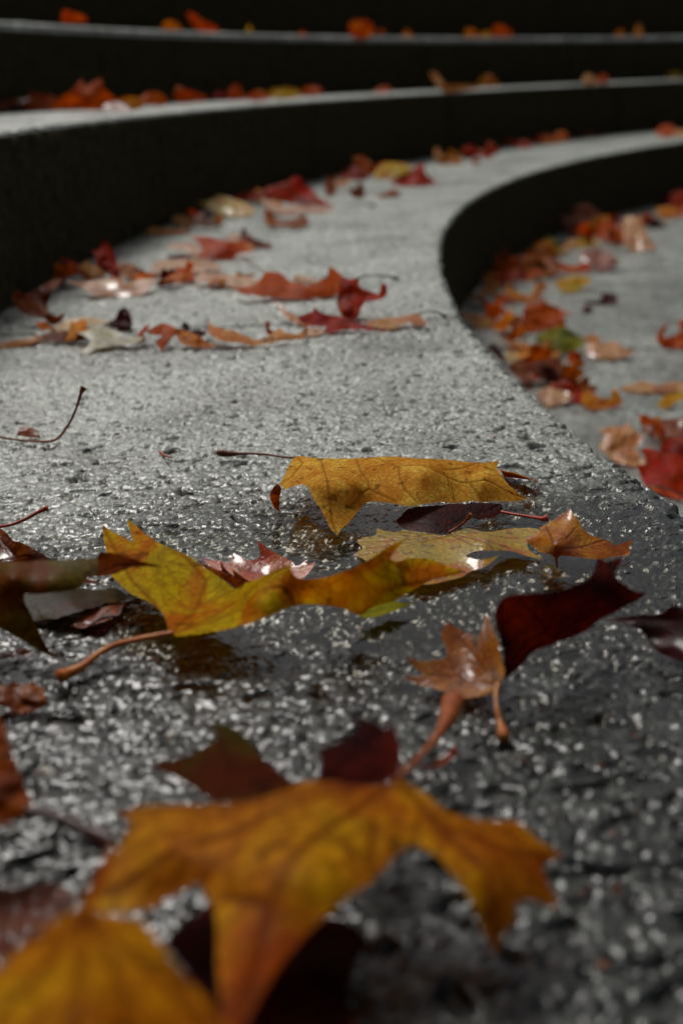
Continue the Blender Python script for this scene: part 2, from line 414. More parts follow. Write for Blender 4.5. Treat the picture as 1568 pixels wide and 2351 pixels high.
# ------------------------------------------------------------------ unseen autumn trees, added to break up reflections and dim low sky light
def tree_parts(seed, hgt):
    rr = np.random.RandomState(seed)
    limbs = [([(0, 0, 0), (.05, .02, 1.2), (-.05, .05, 2.6), (.05, 0, hgt*.55), (0, .05, hgt*.85)], [.24, .2, .16, .11, .03])]
    tips = []
    for i in range(11):
        z0 = 2.2+(hgt*.5)*i/11; a = i*2.4+rr.rand(); L_ = (1.9+rr.rand())*(1-.35*i/11)
        e = np.array([math.cos(a)*L_, math.sin(a)*L_, z0+L_*.75])
        limbs.append(([(0, 0, z0), (e[0]*.5, e[1]*.5, z0+L_*.3), tuple(e)], [.08, .05, .015])); tips.append(e)
    tips.append(np.array([0, 0, hgt*.85]))
    V_, F_ = [], []
    for tp in tips:
        for j in range(7):
            c = tp+rr.randn(3)*np.array([.75, .75, .55])
            rad = .35+.35*rr.rand()
            for k in range(30):
                q_ = c+rr.randn(3)*rad*.55; s_ = .08+.06*rr.rand()
                u_ = rr.randn(3); u_ /= np.linalg.norm(u_); w_ = np.cross(u_, rr.randn(3)); w_ /= np.linalg.norm(w_)+1e-9
                b_ = len(V_); V_ += [q_-u_*s_, q_-w_*s_*.8, q_+u_*s_*1.2, q_+w_*s_*.8]; F_.append((b_, b_+1, b_+2, b_+3))
    return limbs, np.array(V_), F_
mb, nb_, lb_, pb_ = nt_new('tree_bark')
gb_ = nb_.new('ShaderNodeNewGeometry').outputs['Position']
lb_.new(ramp(nb_, lb_, noise(nb_, lb_, gb_, 14, 4), [(.35, (.04, .03, .02)), (.65, (.12, .1, .07))]), pb_.inputs['Base Color']); pb_.inputs['Roughness'].default_value = .9
mf, nf_, lf_, pf_ = nt_new('tree_foliage')
gf_ = nf_.new('ShaderNodeNewGeometry').outputs['Position']
lf_.new(ramp(nf_, lf_, noise(nf_, lf_, gf_, 1.6, 4), [(.35, (.05, .06, .01)), (.5, (.12, .07, .01)), (.65, (.14, .03, .008))]), pf_.inputs['Base Color']); pf_.inputs['Roughness'].default_value = .6
TREE = {}
def added_autumn_tree(x, y, z, variant, rot, sc, k_):
    ordn = 'first second third fourth fifth sixth seventh eighth ninth tenth eleventh twelfth thirteenth fourteenth fifteenth'.split()
    root = empty('added_autumn_tree', (x, y, z)); root.rotation_euler = (0, 0, rot); root.scale = (sc,)*3
    if variant not in TREE:
        limbs, V_, F_ = tree_parts(11+variant, 6.5+variant)
        tv, tf = [], []
        for pts_, rad_ in limbs:
            P_ = np.array(pts_)
            for i, (p_, r_) in enumerate(zip(P_, rad_)):
                d_ = P_[min(i+1, len(P_)-1)]-P_[max(i-1, 0)]; d_ /= np.linalg.norm(d_)
                a_ = np.cross(d_, [0.3, .9, .1]); a_ /= np.linalg.norm(a_); b_ = np.cross(d_, a_)
                for k in range(8):
                    t_ = 2*math.pi*k/8; tv.append(p_+r_*(math.cos(t_)*a_+math.sin(t_)*b_))
                if i:
                    b0 = len(tv)-16
                    for k in range(8): tf.append((b0+k, b0+(k+1) % 8, b0+8+(k+1) % 8, b0+8+k))
        t1 = mesh_obj('trunk', tv, tf, mb, root); c1 = mesh_obj('crown', V_, F_, mf, root, smooth=False)
        TREE[variant] = (t1, c1)
    else:
        for o_ in TREE[variant]:
            c_ = o_.copy(); C.objects.link(c_); c_.parent = root
    root['label'] = ('%s added autumn tree behind the upper terrace, counted from the right end of the curve' % ordn[k_]) if k_ < 15 else ('%s added autumn tree on the low ground before the steps, counted from the left' % ordn[k_-15]); root['category'] = 'tree'; root['group'] = 'unseen trees added round the steps for reflections'
for i in range(15):
    a_ = math.radians(55+i*13); r_ = R4+3.5+2.2*((i*7) % 3)
    x_, y_ = CEN[0]+r_*math.cos(a_), CEN[1]+r_*math.sin(a_)
    dc_ = math.hypot(x_, y_)
    if dc_ > 8.5: added_autumn_tree(x_, y_, 3.35*H-.02, i % 2, i*1.3, min(.95, dc_*.036)*(.9+.1*(i % 3)), i)
for i in range(6):
    a_ = math.radians(-100+i*24); r_ = R0+3
    added_autumn_tree(CEN[0]+r_*math.cos(a_), CEN[1]+r_*math.sin(a_)-4, -3*H, i % 2, i*2.1, .9, 15+i)

# thin rain water lying in the hollows of the main step
m, n, l, p = nt_new('rain_water')
n.remove(p)
fr = n.new('ShaderNodeFresnel'); fr.inputs['IOR'].default_value = 1.33
gl = n.new('ShaderNodeBsdfGlossy'); gl.inputs['Roughness'].default_value = .015
tr = n.new('ShaderNodeBsdfTransparent'); tr.inputs['Color'].default_value = (.80, .79, .72, 1)
gp = n.new('ShaderNodeNewGeometry').outputs['Position']
bp = n.new('ShaderNodeBump'); bp.inputs['Strength'].default_value = .6; bp.inputs['Distance'].default_value = .0012
l.new(noise(n, l, gp, 60, 2), bp.inputs['Height']); l.new(bp.outputs[0], gl.inputs['Normal']); l.new(bp.outputs[0], fr.inputs['Normal'])
mx = n.new('ShaderNodeMixShader'); l.new(fr.outputs[0], mx.inputs[0]); l.new(tr.outputs[0], mx.inputs[1]); l.new(gl.outputs[0], mx.inputs[2])
l.new(mx.outputs[0], n['Material Output'].inputs['Surface'])
wa = np.linspace(2*math.pi-0, 2*math.pi, 2)
ang = np.linspace(0, 2*np.pi, 60, endpoint=False)
wv = [(WETC[0], WETC[1], -.0030)]
for t in ang:
    x = WETC[0]+.62*math.cos(t); y = WETC[1]+.36*math.sin(t)
    a = math.atan2(y-CEN[1], x-CEN[0]) % (2*math.pi); r = math.hypot(x-CEN[0], y-CEN[1])
    r2 = min(max(r, float(rf_main(np.array([a]))[0])+.022), R1-.006)
    wv.append((CEN[0]+r2*math.cos(a), CEN[1]+r2*math.sin(a), -.0030))
o = mesh_obj('rain_water', wv, [(0, i+1, (i+1) % 60+1) for i in range(60)], m); o['kind'] = 'structure'

# ------------------------------------------------------------------ leaves
# measuring grids on the photograph: name -> (x0, y0, scale)
CR = {'D': (0, 0, 1), '1': (0, 0, .5), '2': (784, 0, .5), '3': (0, 497.6, .5), 'A': (0, 995.3, .5), 'B': (784, 995.3, .5),
      'C': (0, 1569.5, .5), 'E': (784, 1569.5, .5), 'G': (490, 1010.6, .3223), 'H': (804, 1148.4, .4395), 'I': (191.4, 1163.7, .5615),
      'J': (918.7, 1263.2, .414), 'K': (0, 1148.4, .293), 'L': (0, 520.6, .3418), 'M': (459.4, 566.5, .3662),
      'N': (1056.5, 658.4, .3262), 'O': (1056.5, 428.7, .3262), 'P': (306.2, 336.9, .293), 'Q': (689, 306.2, .293),
      'R': (0, 137.8, .3418), 'S': (497.6, 153.1, .3418), 'T': (957, 153.1, .3896), 'V': (1263.3, 880.5, .1943)}
def P2(crop, s):
    x0, y0, k = CR[crop]
    out = []
    for w in s.split():
        t = [float(q_) for q_ in w.split(',')]
        out.append([x0+k*t[0], y0+k*t[1]]+t[2:])
    return out
def smooth_outline(pts, step):
    n_ = len(pts); p = np.array([q_[:2] for q_ in pts], float)
    sharp = []
    for i in range(n_):
        a = p[i-1]-p[i]; b = p[(i+1) % n_]-p[i]
        c = np.dot(a, b)/(np.linalg.norm(a)*np.linalg.norm(b)+1e-9)
        sharp.append(c > math.cos(math.radians(88)))
    out = []
    for i in range(n_):
        p0, p1, p2, p3 = p[i-1], p[i], p[(i+1) % n_], p[(i+2) % n_]
        m1 = (p2-p0)*.5 if not sharp[i] else (p2-p1)*.6
        m2 = (p3-p1)*.5 if not sharp[(i+1) % n_] else (p2-p1)*.6
        L_ = np.linalg.norm(p2-p1)
        lim = L_*1.1
        for mm in (m1, m2):
            q_ = np.linalg.norm(mm)
            if q_ > lim: mm *= lim/q_
        k = max(1, int(L_/step))
        for j in range(k):
            t = j/k
            out.append((2*t**3-3*t**2+1)*p1+(t**3-2*t*t+t)*m1+(-2*t**3+3*t*t)*p2+(t**3-t*t)*m2)
    o = np.array(out)
    # fine ragged margin
    return o
def tps(ctrl):
    c = np.array(ctrl, float); xy = c[:, :2]/300.; z = c[:, 2]; n_ = len(c)
    def U(a, b):
        r2 = ((a[:, None]-b[None])**2).sum(-1); return r2*np.log(r2+1e-9)*.5
    K = U(xy, xy)+np.eye(n_)*1e-3
    Pm = np.hstack([np.ones((n_, 1)), xy])
    A = np.zeros((n_+3, n_+3)); A[:n_, :n_] = K; A[:n_, n_:] = Pm; A[n_:, :n_] = Pm.T
    A += np.eye(n_+3)*1e-9
    w = np.linalg.solve(A, np.concatenate([z, [0, 0, 0]]))
    lo, hi = z.min(), z.max()
    def f(x, y):
        q_ = np.stack([x, y], -1)/300.
        return np.clip(U(q_, xy)@w[:n_]+w[n_]+q_@w[n_+1:], lo-.004, hi+.006)
    return f
def cyl_hit(px, py, R):
    d = ray(np.array([px]), np.array([py]))[0]
    A = d[0]**2+d[1]**2; B = -2*(d[0]*CEN[0]+d[1]*CEN[1]); Cc = CEN[0]**2+CEN[1]**2-R*R
    t = (-B+math.sqrt(max(B*B-4*A*Cc, 0)))/(2*A)
    return EYEP+d*t
LV = {0: 0., 1: H, 2: 2*H, -1: -H}
def pos_fun(level, tilt, ctrl, anchor, seed, curl, size):
    zl = LV[level]
    if ctrl is not None:
        zf = tps(ctrl)
        def f(x, y, extra=0.):
            z = np.maximum(zf(x, y), .0012)+zl
            P = at_z(x, y, z)
            d = EYEP[None]-P; dn = d/np.linalg.norm(d, axis=1)[:, None]
            q_ = perlin(x/size*3.1+seed, y/size*6+seed*1.7)*curl*.5+extra
            return P+dn*(q_*1.)[:, None] if np.ndim(q_) else P+dn*q_
        return f
    if level == 2:
        P0 = cyl_hit(anchor[0], anchor[1], R2+.035)
        zl = P0[2]
    else:
        P0 = at_z(anchor[0], anchor[1], zl+.002)[0]
    hd = P0[:2]/np.linalg.norm(P0[:2]); s0 = float(P0[:2]@hd)
    tt = math.tan(math.radians(tilt))
    if level != 2: zl = zl+.002
    def f(x, y, extra=0.):
        d = ray(x, y)
        dh = d[:, 0]*hd[0]+d[:, 1]*hd[1]; dz = d[:, 2]
        t = (EYE-zl+tt*s0)/np.maximum(tt*dh-dz, 1e-4)
        P = EYEP[None]+d*t[:, None]
        dd = EYEP[None]-P; dn = dd/np.linalg.norm(dd, axis=1)[:, None]
        q_ = (perlin(x/size*2.4+seed, y/size*3.4+seed*1.7)+.35)*curl+(perlin(x/size*6+seed, y/size*7+seed))*curl*.22
        q_ = np.maximum(q_+extra, -.002)
        return P+dn*q_[:, None]
    return f
def blade_mesh(name, outline, pf, mat, junction, parent, seed, res=None, veins=None, solid=0, sec=True, vw=1.):
    p = np.array([q_[:2] for q_ in outline]); wpx = np.ptp(p[:, 0]); hpx = np.ptp(p[:, 1])
    size = max(wpx, hpx)
    res = res or max(2.2, min(9, size/34))
    o = smooth_outline(outline, res*1.0)
    # small irregularity of the margin
    s_ = np.arange(len(o))
    jit = np.stack([perlin(s_*.37+seed, s_*0+seed), perlin(s_*.41+seed*3, s_*0+2)], -1)*res*.55
    o = o+jit
    ys = res*.62
    gx, gy = np.meshgrid(np.arange(o[:, 0].min()+res*.5, o[:, 0].max(), res), np.arange(o[:, 1].min()+ys*.5, o[:, 1].max(), ys))
    gx = gx+(np.arange(gx.shape[0]) % 2)[:, None]*res*.5
    g = np.stack([gx.ravel(), gy.ravel()], -1)
    # keep points away from the outline
    keep = np.ones(len(g), bool)
    for i in range(0, len(g), 4000):
        dd = (((g[i:i+4000, None]-o[None])/np.array([1, .62]))**2).sum(-1).min(1); keep[i:i+4000] = dd > (res*.45)**2
    # point in polygon
    x, y = g[:, 0], g[:, 1]; ins = np.zeros(len(g), bool)
    a = o; b = np.roll(o, -1, 0)
    for i in range(len(a)):
        c = ((a[i, 1] > y) != (b[i, 1] > y)) & (x < (b[i, 0]-a[i, 0])*(y-a[i, 1])/(b[i, 1]-a[i, 1]+1e-12)+a[i, 0]); ins ^= c
    g = g[keep & ins]
    vs = [Vector((float(q_[0]), float(q_[1]))) for q_ in np.concatenate([o, g])]
    no = len(o)
    ed = [(i, (i+1) % no) for i in range(no)]
    r = delaunay_2d_cdt(vs, ed, [list(range(no))], 1, 1e-5)
    V2 = np.array([(q_.x, q_.y) for q_ in r[0]]); T = [tuple(t) for t in r[2] if len(t) >= 3]
    P = pf(V2[:, 0], V2[:, 1])
    # leaf plane coordinates by PCA
    c0 = P.mean(0); Q = P-c0; _, _, Vt = np.linalg.svd(Q, full_matrices=False)
    lc = Q@Vt.T
    def to_lc(pts):
        w = pf(np.array([a_[0] for a_ in pts], float), np.array([a_[1] for a_ in pts], float)); return ((w-c0)@Vt.T)[:, :2]
    # veins
    prim = []
    if veins:
        for vn in veins: prim.append(to_lc(vn))
    else:
        j = junction
        pp = p
        ctr = p.mean(0)
        for i in range(len(pp)):
            a_ = pp[i-1]-pp[i]; b_ = pp[(i+1) % len(pp)]-pp[i]
            cc = np.dot(a_, b_)/(np.linalg.norm(a_)*np.linalg.norm(b_)+1e-9)
            dj = np.linalg.norm(pp[i]-np.array(j))
            if cc > math.cos(math.radians(105)) and dj > size*.25:
                mid = (np.array(j)+pp[i])/2+(ctr-(np.array(j)+pp[i])/2)*.12
                prim.append(to_lc([j, mid, pp[i]]))
    segs = []
    Ls = np.ptp(lc[:, 0])
    def add(poly, w):
        for i in range(len(poly)-1): segs.append((poly[i], poly[i+1], w))
    for pv in prim:
        # resample
        add(pv, 1.0)
        if sec:
            d = np.diff(pv, axis=0); L_ = np.linalg.norm(d, axis=1); tot = L_.sum()
            nb = max(2, min(9, int(tot/(Ls*.075+1e-6))))
            for k in range(1, nb+1):
                t = k/(nb+1)*tot; i = 0
                while i < len(L_)-1 and t > L_[i]: t -= L_[i]; i += 1
                q0 = pv[i]+d[i]*t/(L_[i]+1e-9); dr = d[i]/(L_[i]+1e-9)
                for sgn in (-1, 1):
                    an = math.radians(42)*sgn
                    v_ = np.array([dr[0]*math.cos(an)-dr[1]*math.sin(an), dr[0]*math.sin(an)+dr[1]*math.cos(an)])
                    ln = tot*.33*(1-.55*k/(nb+1))
                    m_ = q0+v_*ln*.5; e_ = q0+v_*ln+dr*ln*.18
                    add(np.array([q0, m_, e_]), .4)
    vein = np.zeros(len(P))
    Lc = lc[:, :2]
    wbase = max(.0008, Ls*.0042)*vw
    for a_, b_, w in segs:
        ab = b_-a_; t = np.clip(((Lc-a_)@ab)/(ab@ab+1e-12), 0, 1); dd = np.linalg.norm(Lc-a_-t[:, None]*ab, axis=1)
        ww = wbase*(1.0 if w > .9 else .62)
        vein = np.maximum(vein, w*np.exp(-(dd/ww)**2))
    # vein relief: sunk channels
    N = np.cross(Vt[0], Vt[1]); 
    if N@(EYEP-c0) < 0: N = -N
    P = P-N[None]*(vein*.0004)[:, None]
    ob = mesh_obj(name, P, T, mat, parent)
    me = ob.data
    t = me.attributes.new('vein', 'FLOAT', 'POINT'); t.data.foreach_set('value', vein.astype(np.float32))
    t = me.attributes.new('lc', 'FLOAT_VECTOR', 'POINT'); t.data.foreach_set('vector', lc.astype(np.float32).ravel())
    if solid:
        md = ob.modifiers.new('thickness', 'SOLIDIFY'); md.thickness = solid; md.offset = 0
    return ob
def tube(name, pts, radii, mat, parent, n_=10, flare=None):
    P = np.array(pts, float); m_ = len(P)
    # resample with catmull
    out = []; rr = []
    for i in range(m_-1):
        p0, p1, p2, p3 = P[max(i-1, 0)], P[i], P[i+1], P[min(i+2, m_-1)]
        for j in range(6):
            t = j/6
            out.append(.5*((2*p1)+(-p0+p2)*t+(2*p0-5*p1+4*p2-p3)*t*t+(-p0+3*p1-3*p2+p3)*t**3)); rr.append(radii[i]*(1-t)+radii[i+1]*t)
    out.append(P[-1]); rr.append(radii[-1])
    out = np.array(out); v = []; f = []
    tg = np.gradient(out, axis=0); tg /= np.linalg.norm(tg, axis=1)[:, None]+1e-12
    upv = np.array([0, 0, 1.])
    for i in range(len(out)):
        s = np.cross(tg[i], upv); s /= np.linalg.norm(s)+1e-9; u = np.cross(s, tg[i])
        for k in range(n_):
            a = 2*math.pi*k/n_
            v.append(out[i]+rr[i]*(math.cos(a)*s+math.sin(a)*u))
    for i in range(len(out)-1):
        for k in range(n_): f.append((i*n_+k, i*n_+(k+1) % n_, (i+1)*n_+(k+1) % n_, (i+1)*n_+k))
    f.append(tuple(range(n_))[::-1]); f.append(tuple(range((len(out)-1)*n_, len(out)*n_)))
    return mesh_obj(name, v, f, mat, parent)
NS = [0]
def leaf(label, crop, outline, col, tilt=20, level=0, ctrl=None, junction=None, wet=.35, curl=None, stem=None, stem_r=None, stemcol='rust',
         patches=(), veins=None, res=None, solid=0, group='leaves lying on the main step', name='fallen_leaf', scale=1., cat='leaf', stem_crop=None, vw=1.):
    NS[0] += 1; seed = NS[0]*1.37+.11
    ol = P2(crop, outline)
    p = np.array([q_[:2] for q_ in ol]); size = max(np.ptp(p[:, 0]), 20.)
    anc = p[np.argmax(p[:, 1])]
    c = p.mean(0)
    if junction: j = P2(crop, junction)[0][:2]
    else: j = [c[0]+size*.1*((NS[0] % 3)-1), c[1]*.45+anc[1]*.55]
    ct = None
    if ctrl: ct = P2(crop, ctrl)
    D0 = at_z(anc[0], anc[1], LV[level])[0] if level != 2 else cyl_hit(anc[0], anc[1], R2)
    dist = np.linalg.norm(D0-EYEP); ms = size/F*dist
    if curl is None: curl = ms*.15
    pf = pos_fun(level, tilt, ct, anc, seed, curl, size)
    multi = bool(stem) or bool(patches)
    root = None
    if multi:
        root = empty(name)
    vn = [P2(crop, s_) for s_ in veins] if veins else None
    ob = blade_mesh('blade' if multi else name, ol, pf, leaf_mat(col, wet, scale), j, root, seed, res, vn, solid, vw=vw)
    for i, pt in enumerate(patches):
        o2 = P2(pt.get('crop', crop), pt['o'])
        pf2 = pf
        if 'ctrl' in pt: pf2 = pos_fun(level, tilt, P2(pt.get('crop', crop), pt['ctrl']), anc, seed+i, curl*.6, size)
        j2 = P2(pt.get('crop', crop), pt['j'])[0][:2] if 'j' in pt else list(np.array([q_[:2] for q_ in o2]).mean(0))
        b = blade_mesh(pt.get('name', 'lobe'), o2, pf2, leaf_mat(pt.get('col', col), pt.get('wet', wet), scale), j2, root, seed+5+i, None, None, solid)
        if 'label' in pt: b['label'] = pt['label']
    if stem:
        sp2 = P2(stem_crop or crop, stem)
        X = [s_[0] for s_ in sp2]; Y = [s_[1] for s_ in sp2]
        if len(sp2[0]) > 2:
            W = at_z(np.array(X), np.array(Y), np.array([s_[2] for s_ in sp2])+LV[level])
        else: W = pf(np.array(X), np.array(Y))
        r = stem_r or [.0009]*(len(sp2)-1)+[.0016]
        if not isinstance(r, (list, tuple)): r = [r]*(len(sp2)-1)+[r*1.9]
        tube('stem', W, r, stem_mat(stemcol), root)
    tgt = root if multi else ob
    tgt['label'] = label; tgt['category'] = cat; tgt['group'] = group
    if multi:
        base = at_z(anc[0], anc[1], LV[level])[0] if level != 2 else cyl_hit(anc[0], anc[1], R2)
        root.location = base
        for ch in root.children: ch.matrix_parent_inverse = Matrix.Translation(-Vector(base))
    return tgt

def scrap(px, py, level, size_px, col, k, label, group):
    # small crumpled lobed scrap: real curled sheet, turned at random
    rr = np.random.RandomState(900+k)
    base = at_z(px, py, LV[level]+.004)[0] if level != 2 else cyl_hit(px, py, R2+.04)
    R_ = size_px/F*np.linalg.norm(base-EYEP)*(.8 if level == -1 else .62)
    n_ = 26; t = np.linspace(0, 2*np.pi, n_, endpoint=False)+rr.rand()
    lob = .62+.38*np.abs(np.cos(t*2.5+rr.rand()*3))**1.5+.06*rr.randn(n_)
    v = [(0, 0, 0)]; f = []
    for ring_ in (.33, .66, 1.):
        for i in range(n_):
            rr_ = (lob[i]*ring_ if ring_ == 1. else ring_*(.6+.4*lob[i])); v.append((rr_*math.cos(t[i]), rr_*math.sin(t[i]), 0))
    v = np.array(v)
    for i in range(n_):
        j = (i+1) % n_; f.append((0, 1+i, 1+j))
        for q_ in (0, 1): b_ = 1+q_*n_; f.append((b_+i, b_+n_+i, b_+n_+j, b_+j))
    ph = rr.rand(4)*6
    v[:, 2] = .38*np.sin(v[:, 0]*2.2+ph[0])*np.cos(v[:, 1]*1.7+ph[1])+.12*np.sin(v[:, 0]*6+ph[2])*np.sin(v[:, 1]*5+ph[3])
    lc = v.copy()*R_
    ax = rr.rand()*6.28; ti = rr.uniform(.15, 1.25)
    Rm = np.array(Matrix.Rotation(ax, 3, 'Z') @ Matrix.Rotation(ti, 3, 'X'))
    v = v@Rm.T*R_; v[:, 2] -= v[:, 2].min()*.8
    o = mesh_obj('fallen_leaf', v, f, leaf_mat(col, .35))
    o.location = base
    a_ = o.data.attributes.new('lc', 'FLOAT_VECTOR', 'POINT'); a_.data.foreach_set('vector', lc.astype(np.float32).ravel())
    a_ = o.data.attributes.new('vein', 'FLOAT', 'POINT'); a_.data.foreach_set('value', (np.abs(np.sin(np.arctan2(lc[:, 1], lc[:, 0])*2.5)) < .2).astype(np.float32)*.5)
    o['label'] = label; o['category'] = 'leaf'; o['group'] = group
#LEAVES
# ---- leaves in focus and near the lens
GN = 'large leaves on the wet foreground of the main step'
leaf('golden dry leaf arched over the wet stone, in sharpest focus, stalk pointing left', 'G',
     '600,112 700,124 765,128 900,129 1020,126 1160,120 1300,117 1430,128 1564,132 1688,140 1790,152 1874,158 1967,156 2030,143 2017,185 2040,235 2078,290 2150,362 2232,420 2122,438 2020,432 1921,441 1850,432 1781,440 1700,446 1641,440 1533,450 1400,470 1300,455 1200,440 1110,438 1070,465 1020,520 960,590 905,640 885,678 835,630 800,560 765,490 720,430 690,370 675,335 640,318 590,322 540,340 515,352 495,330 465,318 480,300 510,240 540,180 570,130',
     'gold', ctrl='600,112,.026 900,129,.034 1300,120,.036 1700,138,.032 2030,145,.022 2232,420,.003 1921,441,.010 1640,445,.014 1440,470,.016 1200,440,.018 1070,465,.012 885,678,.002 760,300,.034 465,318,.026 690,370,.026 1400,300,.030 1500,230,.036 1800,330,.020 1950,250,.026 540,180,.030 1000,300,.030',
     junction='600,125', wet=.12, curl=.016, stem='585,128,.026 480,118,.018 380,102,.012 260,95,.008 190,96,.006 120,98,.006 60,92,.007 32,92,.008',
     stem_r=[.0011, .0010, .0011, .0012, .0016, .0030, .0038, .0022], stemcol='brown', group=GN, scale=1.6, res=3.0,
     veins=['600,120 900,132 1160,125 1300,182 1564,208 1874,294 2080,360 2220,415', '765,128 790,220 820,340 830,450 850,580 880,670', '1020,135 1050,220 1105,300 1110,345 1220,400 1300,440', '1320,185 1325,270 1370,360 1440,430', '1967,160 1800,190 1640,210', '1640,235 1700,330 1720,440', '1800,280 1860,350 1920,435', '1110,345 1040,390 960,480', '600,125 640,160 560,260 480,310'],
     patches=[dict(o='465,318 485,345 474,400 470,470 476,508 440,488 415,445 405,400 413,360 440,325', ctrl='465,318,.026 405,400,.020 474,400,.018 476,508,.003 440,488,.005', col='rust', name='curled_tip', label='rust red curled lobe tip'),
              dict(o='2040,212 2090,222 2138,230 2246,268 2320,293 2215,278 2130,268 2070,258', ctrl='2040,212,.006 2320,293,.003 2138,240,.006', col='amber', name='rear_tip')])
leaf('large yellow green leaf with red blotches, cupped open, long stalk at its lower left', 'I',
     '360,515 345,500 340,470 320,430 280,395 230,370 190,350 150,315 110,270 98,190 85,130 78,72 110,95 150,115 190,138 205,142 196,110 185,75 178,40 215,75 260,115 320,152 380,175 440,205 500,250 560,290 600,320 625,334 660,312 700,300 750,275 800,250 858,228 852,265 880,290 940,293 1000,285 1060,262 1130,235 1200,195 1250,160 1335,122 1300,150 1265,190 1255,215 1285,222 1330,210 1400,210 1450,225 1500,245 1562,263 1500,280 1430,295 1380,320 1330,350 1280,380 1230,395 1180,410 1130,440 1080,420 1020,405 960,400 910,398 870,402 800,430 700,470 600,500 500,515 420,528 380,527',
     'yellowgreen', vw=1.3, ctrl='360,515,.020 78,72,.026 178,40,.030 190,350,.022 340,430,.018 450,440,.016 500,370,.016 560,290,.022 625,334,.024 750,275,.044 858,228,.054 1000,285,.046 1200,195,.048 1335,122,.046 1562,263,.030 1130,440,.012 910,398,.026 700,470,.030 500,515,.024 700,380,.038 1250,300,.032 300,250,.024 420,528,.022',
     junction='365,515', wet=.25, curl=.005, stem='370,515,.021 300,527,.019 200,548,.016 120,570,.012 50,610,.009 0,650,.007 -60,680,.005 -95,695,.005',
     stem_r=[.0016, .0019, .0020, .0021, .0023, .0026, .0036, .0048], stemcol='amber', group=GN, scale=.9, res=4.,
     veins=['365,515 450,440 500,300 430,215 178,45', '365,515 470,400 620,335', '365,515 300,400 200,300 80,80', '365,518 600,440 850,370 1130,295 1562,263', '365,518 600,400 858,230', '880,365 1000,325 1330,125', '850,372 1000,380 1130,435', '365,518 500,470 700,330'],
     patches=[dict(o='1122,442 1150,415 1200,402 1260,386 1320,392 1372,384 1310,410 1260,430 1200,450 1150,455', ctrl='1122,442,.006 1372,384,.003 1200,402,.005', col='green', name='folded_tip')])
leaf('olive green leaf entering from the left edge with a brown lobe pointing right', 'K',
     '-60,476 0,478 150,485 300,475 450,470 600,462 700,455 765,445 800,470 800,540 750,590 690,605 640,670 600,700 500,715 400,725 300,735 190,735 195,790 230,860 270,940 310,1020 345,1100 390,1170 440,1205 545,1218 430,1224 350,1202 280,1162 200,1112 100,1057 0,1002 -120,950 -300,850 -380,700 -250,540',
     'olive', ctrl='-60,476,.052 300,475,.054 765,445,.056 640,670,.046 190,735,.044 300,735,.045 270,940,.030 545,1218,.002 280,1162,.010 0,1002,.026 -300,850,.03 -380,700,.04 100,600,.056 400,600,.054',
     junction='-40,640', wet=.4, curl=.004, group=GN, res=4.,
     patches=[dict(o='765,445 790,408 850,410 900,415 1000,440 1100,475 1200,500 1272,523 1150,515 1050,520 980,545 900,580 850,592 780,597 710,603 690,605 720,540', ctrl='765,445,.056 790,408,.060 1272,523,.058 850,592,.050 710,603,.047', col='brown', wet=.25, name='folded_lobe', label='brown folded lobe tip'),
              dict(o='610,612 700,615 785,642 700,648 640,662 600,650', ctrl='610,612,.044 785,642,.040 640,662,.042', col='rust', name='small_tip')])
leaf('shiny wet brown leaf half hidden at the left edge, its dark red stalk rising right', 'K',
     '-120,190 0,218 40,240 80,280 105,315 180,335 260,375 330,420 428,472 300,500 100,510 -120,520',
     'brown', ctrl='-120,190,.016 0,218,.016 105,315,.016 260,375,.018 428,472,.006 100,510,.004 -120,520,.006', wet=.9, group=GN,
     stem='-60,228,.010 0,210,.011 100,190,.014 200,150,.018 300,95,.023 350,72,.025 372,62,.026', stem_r=[.0012, .0012, .0012, .0013, .0014, .0019, .0030], stemcol='red')
leaf('flat soaked olive brown leaf pressed on the stone under the left green leaf', 'K',
     '100,745 200,735 350,720 500,700 620,690 750,705 900,690 1050,772 900,800 820,808 700,850 600,880 450,920 280,945 100,930 40,830',
     'darkolive', ctrl='100,745,.004 620,690,.004 1050,772,.003 280,945,.003 600,800,.009 300,850,.006', wet=.75, group=GN, curl=.002)
leaf('small soaked purplish scrap beside the stalk of the big yellow green leaf', 'K',
     '560,985 620,920 700,878 820,832 960,800 955,860 900,920 750,970 640,1002',
     'mauve', ctrl='560,985,.003 960,800,.003 750,970,.003 820,832,.004', wet=1., group=GN, curl=.0005,
     stem='700,985,.003 820,915,.004 930,905,.005 955,850,.006 1000,803,.007 1110,808,.006', stem_r=[.0006, .0008, .0011, .0011, .0010, .0012], stemcol='darkmaroon')
leaf('narrow dark purple scrap at the left edge above the red crumpled one', 'K',
     '-50,1195 60,1182 180,1157 262,1190 240,1220 100,1232 -50,1255', 'mauve', tilt=12, wet=.9, group=GN)
leaf('red crumpled leaf scrap near the left edge', 'K',
     '-30,1440 10,1405 30,1450 60,1452 100,1425 200,1440 250,1420 300,1462 345,1460 350,1530 378,1590 340,1620 260,1650 180,1672 100,1652 60,1622 0,1612 -40,1560',
     'rust', tilt=30, wet=.5, curl=.006, group=GN, scale=1.5)
